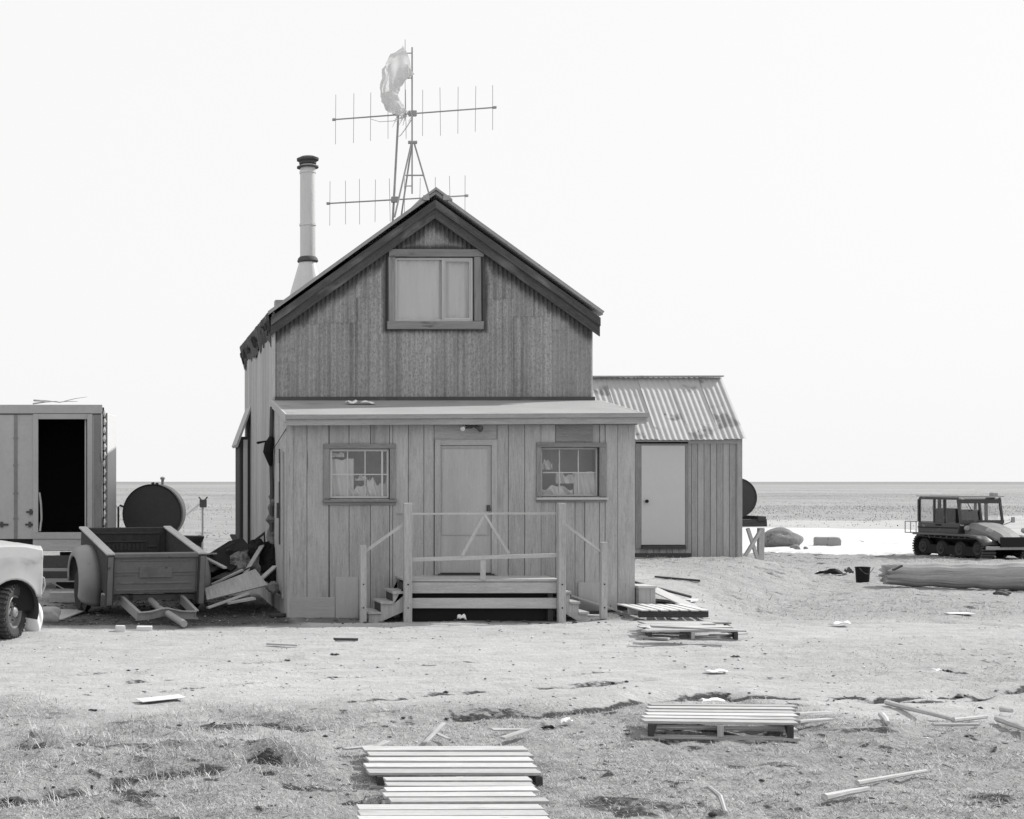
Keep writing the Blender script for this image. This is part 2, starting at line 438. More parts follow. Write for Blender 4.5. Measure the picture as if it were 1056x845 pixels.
def ground_mat():
    m, t = newmat('dry_silt_and_dead_grass')
    geo = t.n('ShaderNodeNewGeometry'); at_ = t.n('ShaderNodeVertexColor'); at_.layer_name = 'soil'
    s3 = t.n('ShaderNodeSeparateColor'); t.l(at_.outputs[0], s3.inputs[0]); dk, gr, shd = s3.outputs
    P = geo.outputs['Position']; sp = t.n('ShaderNodeSeparateXYZ'); t.l(P, sp.inputs[0]); y = sp.outputs[1]
    n1 = t.noise(P,(.35,.6,.5),4); n2 = t.noise(P,(3.5,6,4),5); n3 = t.noise(P,(22,30,20),4); n4 = t.noise(P,(90,120,60),2); n5 = t.noise(P,(1.1,7,2),5)
    silt = t.math('ADD',1.0,0.0)
    for q,k in ((n1,.36),(n2,.5),(n3,.55),(n4,.45),(n5,.5)): silt = t.math('MULTIPLY_ADD', t.math('SUBTRACT',q,.5), k, silt)
    silt = t.math('MULTIPLY', silt, .392)
    dots = t.step(t.noise(P,(5,16,9),4),.62,.69); silt = t.mix(t.math('MULTIPLY',dots,.5), silt, .15)
    straw = t.noise(P,(40,9,30),4,None,.7); straw2 = t.noise(P,(12,60,30),4,None,.7)
    gv = t.math('ADD',1.0,0.0)
    for q,k in ((n1,.40),(n2,.75),(n3,.9),(straw,.8),(straw2,.8),(n4,.5)): gv = t.math('MULTIPLY_ADD', t.math('SUBTRACT',q,.5), k, gv)
    gv = t.math('MULTIPLY', gv, .285)
    val = t.mix(gr, silt, gv)
    # distant tundra: broad flat bands of wetter and drier ground
    f1 = t.noise(P,(.012,.035,.1),5); f2 = t.noise(P,(.10,.25,.1),5); f3 = t.noise(P,(.0018,.006,.1),4); f4 = t.noise(P,(.7,.7,.1),5,None,.75)
    fv = t.math('ADD',1.0,0.0)
    for q,k in ((f1,.6),(f2,.7),(f3,.8),(f4,1.1)): fv = t.math('MULTIPLY_ADD', t.math('SUBTRACT',q,.5), k, fv)
    fv = t.math('MULTIPLY', fv, .275)
    val = t.mix(t.step(y, 34, 52), val, fv)
    # sparse low willow far out
    val = t.mix(t.math('MULTIPLY', t.step(y, 500, 1500), .5), val, .16)
    shade_val = t.math('MULTIPLY_ADD', t.math('SUBTRACT',n3,.5), .13, .05); shade_val = t.math('MULTIPLY_ADD', t.math('SUBTRACT',n2,.5), .13, shade_val)
    val = t.mix(t.math('MULTIPLY', shd, .92), val, shade_val)  # near-black soil tone stands in for the shade there
    sk_ = t.step(t.noise(P,(30,50,30),3,None,.6),.62,.68); val = t.mix(t.math('MULTIPLY', sk_, .5), val, .15)
    sk2 = t.step(t.noise(P,(24,40,24),3,None,.6),.64,.70); val = t.mix(t.math('MULTIPLY', sk2, .5), val, .52)
    dk = t.step(t.math('ADD', dk, t.math('MULTIPLY', t.math('SUBTRACT', t.math('ADD', n3, n2), 1.0), 1.1)), .28, .66)
    pe = t.math('MULTIPLY_ADD', t.math('SUBTRACT',n3,.5), .12, .05)
    val = t.mix(dk, val, pe)
    bsum = t.math('ADD', t.math('ADD', n3, t.math('MULTIPLY', n4, .5)), t.math('MULTIPLY', t.math('ADD',straw,straw2), gr))
    t.finish(val, .95, .12, 0, bsum, .75, .03)
    return m
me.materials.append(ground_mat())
ground = bpy.data.objects.new('ground', me); COL.objects.link(ground)
tag(ground, 'pale trampled silt yard running out to flat treeless tundra', 'ground', kind='structure')

# snow and ice lying on the flat behind the yard
def sheet(name, outline, lift, m, label, cat, kind, thick=.0, n=60, bumpy=.05):
    """irregular thin patch lying on the ground, feathered by its mesh outline"""
    b = MB(); cx = sum(p[0] for p in outline)/len(outline); cy = sum(p[1] for p in outline)/len(outline)
    pts = []; L = len(outline)
    for k in range(L):
        a, c = Vector(outline[k]), Vector(outline[(k+1)%L])
        for j in range(12):
            p = a.lerp(c, j/12); w = 1+.04*(random.random()-.5)
            pts.append((cx+(p.x-cx)*w, cy+(p.y-cy)*w+3.2*(p.y/48)**1.8*(float(fbm(np.array(p.x/3.),np.array(p.y/9.),17,3))-.5)))
    rings = []
    for r in (1.0,.96,.85,.6,.3,.02):
        row = []
        for (x, y) in pts:
            X, Y = cx+(x-cx)*r, cy+(y-cy)*r
            e = 0 if r == 1.0 else 1
            row.append((X, Y, float(hgt([X],[Y])[0])+ (lift+thick*e*(1-.2*r) if e else -.03)))
        row.append(row[0]); rings.append(row)
    b.grid(rings)
    o = b.build(name, m, smooth=True); tag(o, label, cat, kind=kind); return o
M['snow'] = surf('dirty_old_snow', .53, [((.25,1.2,1),5,.22),((3,6,3),4,.08)], stains=[((.12,.9,1),.60,.75,.55)], rough=.6, spec=.3, bstr=.1)
M['ice'] = surf('grey_wet_ice', .37, [((.10,.7,1),5,.45),((1.2,5,1),4,.3)], rough=.9, spec=.05, bstr=.05)
def outl(pp): return [gp(*p) for p in pp]
sheet('snow_patch', outl([(700,571),(770,572),(812,571),(850,573),(905,572),(960,571),(1010,568),(1090,566),(1090,556),(960,553),(920,546),(800,545),(700,547)]), .012, M['snow'], 'long bright patch of old snow lying behind the shed and rocks', 'snow', 'structure', .05)
sheet('ice_sheet', outl([(690,545),(800,547),(930,548),(1000,552),(1080,552),(1200,540),(1200,531),(1056,532),(1000,534),(930,538),(800,537),(690,537)]), .006, M['ice'], 'grey streaked ice sheet beyond the snow', 'ice', 'structure', .02)

# ------------------------------------------------------------------ dead grass, clods
def blades(n, region, hmin, hmax, w, name, mname, tone, label, density, flat=.5):
    x0,x1,y0,y1 = region
    X = rng.uniform(x0,x1,n*4); u = rng.uniform(0,1,n*4)
    Y = y0*(y1/y0)**u                       # more, nearer
    keep = rng.uniform(0,1,n*4) < density(X,Y)
    keep &= (X > -.5*Y/3-6)&(X < .72*Y+4)
    X, Y = X[keep][:n], Y[keep][:n]; n = len(X)
    Z = hgt(X,Y)-.004
    a = rng.uniform(0,2*pi,n); L = rng.uniform(hmin,hmax,n)*rng.uniform(.5,1.0,n)
    lean = rng.uniform(.15,1.0,n)**flat*1.45    # most lie nearly flat
    dx, dy = np.cos(a), np.sin(a)
    wv = w*rng.uniform(.6,1.3,n)
    px_, py_ = -dy*wv/2, dx*wv/2
    def P(t, k, sgn):
        h = L*t*np.cos(lean*(.55+.45*t)); o = L*t*np.sin(lean*(.55+.45*t))
        return np.stack([X+dx*o+px_*k*sgn, Y+dy*o+py_*k*sgn, Z+h],1)
    v = np.stack([P(0,1,-1),P(0,1,1),P(.5,.8,-1),P(.5,.8,1),P(1,0.12,0)],1).reshape(-1,3)
    base = np.arange(n)[:,None]*5
    me = bpy.data.meshes.new(name)
    quads = base+np.array([0,1,3,2]); tris = base+np.array([2,3,4])
    loops = np.concatenate([quads,tris],1).ravel()
    me.vertices.add(len(v)); me.vertices.foreach_set('co', v.ravel())
    me.loops.add(len(loops)); me.loops.foreach_set('vertex_index', loops)
    ls = (np.arange(n)[:,None]*7+np.array([0,4])).ravel()
    me.polygons.add(2*n); me.polygons.foreach_set('loop_start', ls); me.update(calc_edges=True)
    m = bpy.data.materials.get(mname) or surf(mname, tone, [((.8,.8,.8),3,.15)], island=.5, rough=.8)
    me.materials.append(m)
    o = bpy.data.objects.new(name, me); COL.objects.link(o)
    tag(o, label, 'grass', kind='stuff'); return o
def rutnear(X,Y):
    r = np.zeros_like(X)
    for pts,w,dep,dk in RUTS[:4]:
        r = np.maximum(r, np.exp(-((seg_dist(X,Y,pts)-w*1.2)/(w*1.1))**2)*dk)
    return r
def d_ruts(X,Y):
    r = np.zeros_like(X)
    for pts,w,dep,dk in RUTS: r = np.maximum(r, dk*np.exp(-(seg_dist(X,Y,pts)/(w*.9))**2))
    return r
dens1 = lambda X,Y: np.clip(grassy(X,Y)*(.25+1.2*sm((fbm(X/.6,Y/.6,101,3)-.35)/.3))*(1-.6*sm((Y-13)/8))*(1-.85*np.clip(d_ruts(X,Y)*1.3,0,1)),0,1)
blades(150000, (-3.0,13,7.9,24), .02,.085,.0036,'dead_grass','straw_grass',.40,'pale dead grass matted over the near yard', dens1, .28)
blades(5500, (-3.0,3.2,8.4,13.2), .06,.19,.0046,'tall_dead_grass','straw_grass',.42,'longer tufts of dead grass overhanging the turf edge at lower left', lambda X,Y: np.clip(rutnear(X,Y)*.9*(1-.8*np.clip(d_ruts(X,Y)*1.2,0,1))+.10*grassy(X,Y)*sm((1.5-X)/1),0,1), .6)
blades(24000, (8,24,21,48), .04,.12,.007,'rough_grass','straw_grass_far',.36,'rough dead grass on the low rise by the shed and log', lambda X,Y: grassy(X,Y)*.6*(.3+sm((fbm(X/1.5,Y/1.5,111,3)-.4)/.2)), .4)

def clods(n, name, tone, label, cat, density, smin, smax, region):
    X = rng.uniform(region[0],region[1],n*6); Y = region[2]*(region[3]/region[2])**rng.uniform(0,1,n*6)
    k = rng.uniform(0,1,n*6) < density(X,Y); X, Y = X[k][:n], Y[k][:n]; n = len(X)
    Zg = hgt(X,Y); s = smin*(smax/smin)**(rng.uniform(0,1,n)**1.8)
    oc = np.array([(1,0,0),(0,1,0),(-1,0,0),(0,-1,0),(0,0,.75),(0,0,-.5),(.7,.7,.35),(-.7,.6,.3),(-.6,-.7,.35),(.65,-.65,.3)])
    fc = np.array([(0,6,4),(6,1,4),(1,7,4),(7,2,4),(2,8,4),(8,3,4),(3,9,4),(9,0,4),(0,9,5),(9,3,5),(3,8,5),(8,2,5),(2,7,5),(7,1,5),(1,6,5),(6,0,5)])
    a = rng.uniform(0,2*pi,n); j = rng.uniform(.65,1.3,(n,10,1)); st = rng.uniform(.7,1.6,n)
    p = oc[None]*j*s[:,None,None]; p[:,:,0] *= st[:,None]
    x = p[:,:,0]*np.cos(a)[:,None]-p[:,:,1]*np.sin(a)[:,None]+X[:,None]; y = p[:,:,0]*np.sin(a)[:,None]+p[:,:,1]*np.cos(a)[:,None]+Y[:,None]
    z = p[:,:,2]*.8+Zg[:,None]+s[:,None]*.15
    v = np.stack([x,y,z],2).reshape(-1,3); f = (np.arange(n)[:,None,None]*10+fc[None]).reshape(-1,3)
    me = bpy.data.meshes.new(name); me.vertices.add(len(v)); me.vertices.foreach_set('co',v.ravel())
    me.loops.add(f.size); me.loops.foreach_set('vertex_index',f.ravel()); me.polygons.add(len(f)); me.polygons.foreach_set('loop_start',np.arange(0,f.size,3)); me.update(calc_edges=True)
    me.materials.append(surf(name+'_soil', tone, [((20,20,20),3,.3)], island=.4, rough=.95))
    o = bpy.data.objects.new(name,me); COL.objects.link(o); tag(o,label,cat,kind='stuff'); return o
clods(6000,'peat_clods',.05,'dark clods of peat broken up along the ruts','soil', lambda X,Y: d_ruts(X,Y)**2*.9+.012*grassy(X,Y), .006,.03,(-3,13,8,20))
clods(5200,'pebbles',.30,'small pale stones and crumbs of silt strewn over the yard','gravel', lambda X,Y: .25+.5*sm((fbm(X/1.1,Y/1.1,121,3)-.45)/.2), .004,.018,(-3,16,8,26))
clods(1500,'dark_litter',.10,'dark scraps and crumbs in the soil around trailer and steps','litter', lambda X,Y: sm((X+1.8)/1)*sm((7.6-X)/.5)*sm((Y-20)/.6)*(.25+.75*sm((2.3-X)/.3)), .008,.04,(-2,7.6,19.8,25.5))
clods(900,'bright_litter',.6,'tiny pale scraps littered across the yard','litter', lambda X,Y: .3+.3*sm((Y-16)/3), .005,.018,(-3,14,9,27))

tus = lambda X,Y: np.clip(.10+1.3*sm((fbm(X/7,Y/22,131,4)-.46)/.16),0,1)*np.where((Y>40)&(Y<63)&(X>8),0,1)
blades(90000, (-70,330,50,420), .05,.15,.03,'tundra_tussocks','tussock_pale',.21,'pale dry tussocks dotting the tundra out to the horizon', tus, .9)
tus2 = lambda X,Y: np.clip(.06+.9*np.exp(-((Y-100-.12*X)/16)**2)+1.2*sm((fbm(X/5,Y/16,141,4)-.55)/.12),0,1)*np.where((Y>40)&(Y<63)&(X>8),0,1)
blades(70000, (-90,420,62,520), .05,.15,.03,'low_willow','willow_dark',.12,'darker low scrub scattered over the tundra', tus2, 1.1)

# ------------------------------------------------------------------ THE HOUSE
ZP, ZM, ZR = 21.43, 23.4, 29.1        # porch front, main front wall, main rear wall (distance)
XL, XR = 2.31, 7.43
APX, APZ, SL = 4.87, 6.55, .715       # gable apex, roof slope
EVZ = APZ-SL*(APX-XL)
house = thing('house','tall corrugated metal house with dark tarred gable and board porch','house')
def gz(x): return APZ-SL*abs(x-APX)
# --- corrugated front gable, sheets as separate islands
WX0, WX1, WZ0, WZ1 = 4.16, 5.62, 4.50, 5.71
def corr_sheet(b, x0, x1, zb, zt, y0, amp=.0115, wl=.072):
    n = max(2,int((x1-x0)/wl*8)); top = []; bot = []
    for i in range(n+1):
        x = x0+(x1-x0)*i/n; o = amp*sin(2*pi*x/wl)
        za, zc = (zb(x) if callable(zb) else zb), (zt(x) if callable(zt) else zt)
        bot.append((x,y0+o,za)); top.append((x,y0+o,max(zc,za+.001)))
    mid = [tuple((np.array(p)+np.array(q_))/2) for p,q_ in zip(bot,top)]
    b.grid([bot,mid,top])
b = MB(); cols = [2.31,2.47,3.07,3.61,WX0,4.72,5.14,WX1,6.12,6.78,7.43]
laps = [4.55,4.6,4.62,5.02,9,9,9,5.0,4.72,4.5]
top = lambda x: gz(x)-.02
for i,(a,c) in enumerate(zip(cols[:-1],cols[1:])):
    y0 = ZM-.004*(i%2); hi = .028 if i < len(cols)-2 else 0
    if i in (4,5,6):
        corr_sheet(b,a,c+hi if i<6 else c,.1,WZ0+.002,y0); corr_sheet(b,a,c,WZ1-.002,top,y0)
    else:
        z = laps[i]; zt = lambda x,z=z: min(z, top(x))
        corr_sheet(b,a,c+hi if i != 3 else c,.1,zt,y0)
        corr_sheet(b,a,c+hi if i != 3 else c,lambda x,z=z: min(z-.06,top(x)-.002),top,y0-.009)
b.build('gable_wall', M['gable'], house, smooth=True)
# other walls
b = MB(); n = 26
for i in range(n):          # left side: vertical weathered boards
    a = ZM+.03+(ZR-ZM-.03)*i/n; c = ZM+.03+(ZR-ZM-.03)*(i+1)/n
    b.box((XL-.03-random.uniform(0,.006),a+.003,-.1),(XL+.01,c-.003,EVZ+.02))
b.box((XL-.045,ZM-.02,-.1),(XL+.012,ZM+.035,EVZ-.03))
b.build('side_wall', M['siding2'], house, bev=.003)
b = MB(); b.box((XR-.06,ZM+.02,-.1),(XR,ZR,gz(XR)-.02)); b.build('right_wall', M['siding2'], house)
b = MB(); b.prism([(XL,ZR,-.1),(XR,ZR,-.1),(XR,ZR,gz(XR)-.03),(APX,ZR,APZ-.03),(XL,ZR,EVZ-.03)],(0,-.05,0)); b.build('rear_wall', M['siding2'], house)
b = MB(); b.box((XL+.06,ZM+.06,3.35),(XR-.1,ZR-.08,3.42)); b.build('upper_floor', M['dark_wood'], house)
# --- roof
EL, ER = 2.20, 7.545
yF, yB = ZM-.15, ZR+.12
roof = None; b = MB()
for sx, ex in ((-1,EL),(1,ER)):
    z0, z1 = gz(ex)+.03, APZ+.05
    b.prism([(ex,yF,z0),(APX,yF,z1),(APX,yF,z1+.055),(ex,yF,z0+.055)],(0,yB-yF,0))
roof = b.build('roof', M['steel'], house)
b = MB()                    # rolled ridge cap, its end folded over the front
for sx in (-1,1):
    b.prism([(APX,yF-.05,APZ+.11),(APX+sx*.26,yF-.05,APZ+.11-.26*SL),(APX+sx*.26,yF-.05,APZ+.15-.26*SL),(APX,yF-.05,APZ+.155)],(0,yB-yF+.06,0))
    b.box((APX+sx*.16-.05,yF-.062,APZ-.06),(APX+sx*.16+.05,yF-.052,APZ+.02))
b.build('ridge_cap', M['steel'], roof, bev=.006)
b = MB()                    # turned-up roof edging strip
for sx, ex in ((-1,EL),(1,ER)):
    b.bar((ex,yF-.02,gz(ex)+.062),(APX+sx*.2,yF-.02,APZ+.082-.2*SL),.03,.05,(0,0,1))
b.build('roof_edging', M['steel'], roof)
for sx, ex in ((-1,EL+.04),(1,ER-.03)):
    for (t0,t1,y0,y1,k) in ((.035,.17,yF+.012,yF+.045,0),(.16,.33,yF+.048,yF+.085,.05)):
        b = MB(); xa = ex-(.02 if sx<0 else -.0)*0
        b.prism([(xa,y0,gz(xa)-t0),(APX,y0,APZ-t0),(APX,y0,APZ-t1),(xa,y0,gz(xa)-t1)],(0,y1-y0,0)); b.build('rake_board', M['rake'], house, bev=.004)
# ragged left eave: torn felt and sod edge hanging along the side
b = MB(); rows = [[],[],[]]
for i in range(60):
    y = yF+.05+(yB-yF)*i/59
    d = .20+.22*vnoise(np.array(i*.45),np.array(2.),7)+.12*random.random()
    z0 = gz(EL)+.05
    rows[0].append((EL+.16,y,z0+.15)); rows[1].append((EL-.03+.03*random.random(),y,z0+.01)); rows[2].append((EL+.05+.05*random.random(),y,z0-float(d)))
b.grid(rows); b.build('torn_eave_felt', M['rust_dark'], house)
for i in range(26):
    b = MB()
    y = yF+.1+(yB-yF-.2)*random.random(); z = gz(EL)-.02-.12*random.random()
    b.bar((EL+random.uniform(-.05,.06),y,z),(EL+random.uniform(-.02,.1),y+random.uniform(-.1,.1),z-random.uniform(.04,.22)),.05,.02,jit=.01)
    b.build('eave_scrap', M['dark_wood'], house)
b = MB(); b.box((2.38,24.0,gz(2.4)+.08),(2.52,24.2,gz(2.4)+.22)); b.build('roof_block', M['steel'], roof, bev=.01)
# --- stove pipe
cx, cy, r = 3.10, 25.5, .135; zr = gz(cx)
b = MB(); b.lathe([(r,zr+.62),(r,zr+1.2),(r+.012,zr+1.2),(r+.012,zr+1.24),(r,zr+1.24),(r,zr+2.12),(r+.01,zr+2.12),(r+.01,zr+2.16),(r,zr+2.16),(r,7.55)],(cx,cy,0),n=24)
ch = b.build('stovepipe', M['galv'], house, smooth=True)
b = MB(); b.lathe([(.19,7.50),(.19,7.525),(.10,7.53),(.15,7.57),(.15,7.61),(.19,7.63),(.195,7.665),(.12,7.70),(.02,7.71)],(cx,cy,0),n=24); b.build('pipe_cap', M['rust_dark'], ch, smooth=True)
b = MB(); b.lathe([(.36,zr-.25),(.30,zr+.05),(.155,zr+.55),(.15,zr+.60)],(cx,cy,0),n=24); b.build('flashing_cone', M['galv'], ch, smooth=True)
b = MB(); b.lathe([(.17,zr+.56),(.185,zr+.58),(.17,zr+.63),(.14,zr+.66)],(cx,cy,0),n=24); b.build('storm_collar', M['rust_dark'], ch, smooth=True)
# --- upper window
b = MB(); y = ZM-.045
x0,x1,z0,z1 = WX0-.02, WX1+.02, WZ0-.03, WZ1+.03
b.box((x0,y-.02,z1-.13),(x1+.03,y+.05,z1+.0),.008); b.box((x0-.02,y-.02,z0-.02),(x1+.02,y+.05,z0+.11),.008)
b.box((x0,y-.015,z0+.11),(x0+.105,y+.05,z1-.13),.006); b.box((x1-.13,y-.015,z0+.11),(x1-.02,y+.05,z1-.13),.006)
win = b.build('window', surf('stained_window_trim',.22,[(G_LONG,4,.4),(G_FINE,2,.3)],'UV',.2,stains=[((1.5,6,6),.55,.7,.06)]), house, bev=.006, label='upper gable window in a tar-smeared frame')
b = MB(); ix0,ix1,iz0,iz1 = x0+.105,x1-.15,z0+.11,z1-.145
def frame(b,x0,x1,z0,z1,ya,yb,w):
    b.box((x0,ya,z1-w),(x1,yb,z1)); b.box((x0,ya,z0),(x1,yb,z0+w)); b.box((x0,ya,z0+w),(x0+w,yb,z1-w)); b.box((x1-w,ya,z0+w),(x1,yb,z1-w))
frame(b,ix0,ix1,iz0,iz1,ZM-.03,ZM+.02,.03); mx = ix0+(ix1-ix0)*.62
b.box((mx-.02,ZM-.032,iz0+.03),(mx+.015,ZM+.02,iz1-.03)); frame(b,mx+.015,ix1-.03,iz0+.03,iz1-.03,ZM-.02,ZM+.01,.025)
b.build('window_sash', M['trim_lt'], win)
b = MB(); b.box((ix0+.02,ZM+.0,iz0+.02),(ix1-.02,ZM+.004,iz1-.02)); b.build('window_pane', M['glass'], win)
def drape(x0,x1,z0,z1,y,n=40,amp=.012,skew=0):
    rows = []
    for j in range(12):
        v = j/11; rows.append([(x0+(x1-x0)*i/n+skew*v*(i/n), y+amp*sin(i*1.1+.6*sin(v*4+i*.3))+amp*.7*sin(i*.37+v*3), z0+(z1-z0)*v) for i in range(n+1)])
    return MB().grid(rows)
drape(ix0+.0,mx-.05,iz0-.02,iz1+.02,ZM+.030,amp=.006).build('curtain', M['curtain'], win, smooth=True)
drape(mx-.30,ix1+.02,iz0-.02,iz1+.02,ZM+.05,amp=.008).build('curtain', M['curtain'], win, smooth=True)
b = MB(); b.box((ix0-.1,ZM+.12,iz0-.1),(ix1+.1,ZM+.14,iz1+.1)); b.build('window_board', M['curtain'], win)
# --- porch walls: planks round the openings
XPL, XPR = 2.314, 7.43
PT = lambda x: 2.86                   # top of front planks
WL = (xat(333.5,ZP),xat(408,ZP),zat(521,ZP),zat(458,ZP)); WR = (xat(553,ZP),xat(625,ZP),zat(518,ZP),zat(456.5,ZP))
DR = (xat(448,ZP),xat(512.5,ZP),zat(593,ZP),zat(453.5,ZP))
open_ = [(WL[0]+.09,WL[1]-.09,WL[2]+.09,WL[3]-.07),(WR[0]+.07,WR[1]-.10,WR[2]+.08,WR[3]-.07)]
def intervals(x, lo, hi):
    iv = [(lo,hi)]
    for (a,c,z0,z1) in open_:
        if a < x < c:
            iv = [s for (p,q_) in iv for s in ((p,min(q_,z0)),(max(p,z1),q_)) if s[1]-s[0] > .01]
    return iv
edges = sorted(set([XPL+.06]+[xat(p,ZP) for p in (316.5,339,360,382,405,421,437,447.5,512.5,524,541,558,573,593,603,624,637)]+[XPR]+[o[0] for o in open_]+[o[1] for o in open_]))
b = MB()
for a,c in zip(edges[:-1],edges[1:]):
    if DR[0]-.02 < (a+c)/2 < DR[1]+.02: iv = [(.0,DR[2]),(DR[3],PT(a))]
    else: iv = intervals((a+c)/2,-.08,PT(a))
    off = random.uniform(0,.007)
    for lo,hi in iv: b.box((a+.0045,ZP-off,lo),(c-.0045,ZP+.03,hi),.002)
b.box((XPL-.012,ZP-.022,-.08),(XPL+.07,ZP+.03,PT(0)))           # corner board
pw = b.build('porch_front_wall', M['siding'], house, bev=.003)
for lo,hi in (((xat(298,ZP)+.02,ZP-.03,-.05),(xat(345,ZP),ZP-.011,.30)),((xat(345,ZP)+.01,ZP-.024,-.05),(xat(369,ZP),ZP-.009,.6)),((xat(596,ZP),ZP-.024,.1),(xat(624,ZP),ZP-.009,.52))):
    b = MB(); b.box(lo,hi); b.build('plywood_patch', M['door_wood'], house, bev=.002)

b = MB(); b.box((xat(573,ZP),ZP-.02,WR[3]+.012),(xat(611,ZP),ZP-.0085,2.845)); b.build('dark_patch', M['trim'], house)
b = MB()                      # felt backing behind the planks with the window holes left open
xs_ = sorted([XPL+.02,XPR-.02]+[o[0]-.02 for o in open_]+[o[1]+.02 for o in open_])
for k,(a,c) in enumerate(zip(xs_[:-1],xs_[1:])):
    for lo,hi in intervals((a+c)/2,-.1,2.9) if k in (1,3) else [(-.1,2.9)]: b.box((a,ZP+.034,lo-.0),(c,ZP+.05,hi))
b.box((XPL+.05,ZP+.06,-.05),(XPR-.05,ZM-.03,.38)); b.box((XPL+.05,ZM-.06,.38),(XPR-.05,ZM-.03,3.1))
b.build('porch_lining', M['dark_wood'], house)
for X0,X1,nm in ((XPL-.02,XPL+.012,'porch_side_wall'),(XPR-.035,XPR-.003,'porch_side_wall')):
    b = MB(); n = 8
    for i in range(n):
        a = ZP+.034+(ZM-ZP-.07)*i/n; c = ZP+.034+(ZM-ZP-.07)*(i+1)/n; zt = 2.86+.30*(a-ZP)/2.0
        b.prism([(X0,a+.002,-.1),(X0,c-.002,-.1),(X0,c-.002,zt+.03),(X0,a+.002,zt)],(X1-X0,0,0))
    sw = b.build(nm, M['siding'] if X0 > 5 else M['siding2'], house)
    if X0 < 5:
        b = MB(); b.box((X0-.03,ZP+.35,.25),(X0-.003,ZP+1.25,2.45)); sd = b.build('side_door', M['siding2'], house, bev=.004)
        b = MB(); b.box((X0-.055,ZP+.62,2.0),(X0-.032,ZP+.86,2.28)); b.build('hasp_plate', M['trim_lt'], sd, bev=.003)
        b = MB(); b.box((X0-.045,ZP+.6,1.05),(X0-.031,ZP+.72,2.5)); b.rod((X0-.07,ZP+.62,1.45),(X0-.07,ZP+.62,1.68),.018); b.bar((X0-.06,ZP+.62,1.62),(X0-.03,ZP+.62,1.62),.03,.03); b.build('handle', M['rust_dark'], sd)
# --- porch roof: low lean-to, fascia boards
zf, zb_ = 2.955, 3.29; yf = ZP-.17
b = MB(); b.prism([(XPL-.03,yf,zf-.02),(XPL-.03,ZM-.025,zb_-.02),(XPL-.03,ZM-.025,zb_+.02),(XPL-.03,yf,zf+.03)],(XPR-XPL+.16,0,0))
pr = b.build('porch_roof', M['felt'], house, bev=.006)
b = MB(); b.bar((XPL-.06,yf-.02,2.945),(XPR+.14,yf-.02,2.975),.03,.065); b.bar((XPL-.045,yf+.012,2.872),(XPR+.10,yf+.012,2.900),.03,.10)
b.build('fascia', wood('stained_fascia',.33,.1,.25,[((.35,2,2),.55,.75,.15)]), pr, bev=.003)
for xx_ in (XPL-.045,XPR+.115):
    b = MB(); b.bar((xx_,yf,2.93),(xx_,ZM-.03,3.25),.028,.12); b.build('rake_trim', M['trim_lt'], pr, bev=.003)
b = MB(); b.box((XPL,ZM-.06,zb_-.0),(XPR+.02,ZM-.022,zb_+.075)); b.build('wall_flashing', M['rust_dark'], pr)
b = MB(); b.box((XPL+.0,ZP-.1,2.835),(XPR,ZP+.03,2.858)); b.build('soffit', M['trim'], pr)
# --- door
b = MB(); x0,x1,z0,z1 = DR
b.box((x0,ZP-.03,z0),(x0+.085,ZP+.02,z1)); b.box((x1-.085,ZP-.03,z0),(x1,ZP+.02,z1)); b.box((x0+.085,ZP-.03,z1-.085),(x1-.085,ZP+.02,z1))
dr = b.build('door_frame', M['siding'], house, bev=.004)
b = MB(); b.box((x0+.088,ZP-.004,z0+.03),(x1-.088,ZP+.025,z1-.09)); door = b.build('door', M['door_wood'], house, bev=.004)
b = MB(); frame(b,x0+.11,x1-.12,zat(552,ZP),z1-.12,ZP-.014,ZP-.0045,.012); b.build('door_panel', M['siding'], door)
b = MB(); b.box((x1-.155,ZP-.02,zat(527,ZP)),(x1-.105,ZP-.0045,zat(521,ZP))); b.lathe([(.014,0),(.014,-.03),(.026,-.04),(.026,-.055),(.01,-.062)],(x1-.13,ZP-.02,zat(525,ZP)),'y',12); b.build('knob', M['rust_dark'], door, smooth=True)
b = MB(); b.box((x0+.05,ZP-.05,z0-.03),(x1-.05,ZP-.001,z0+.02)); b.build('threshold', M['dark_wood'], house)
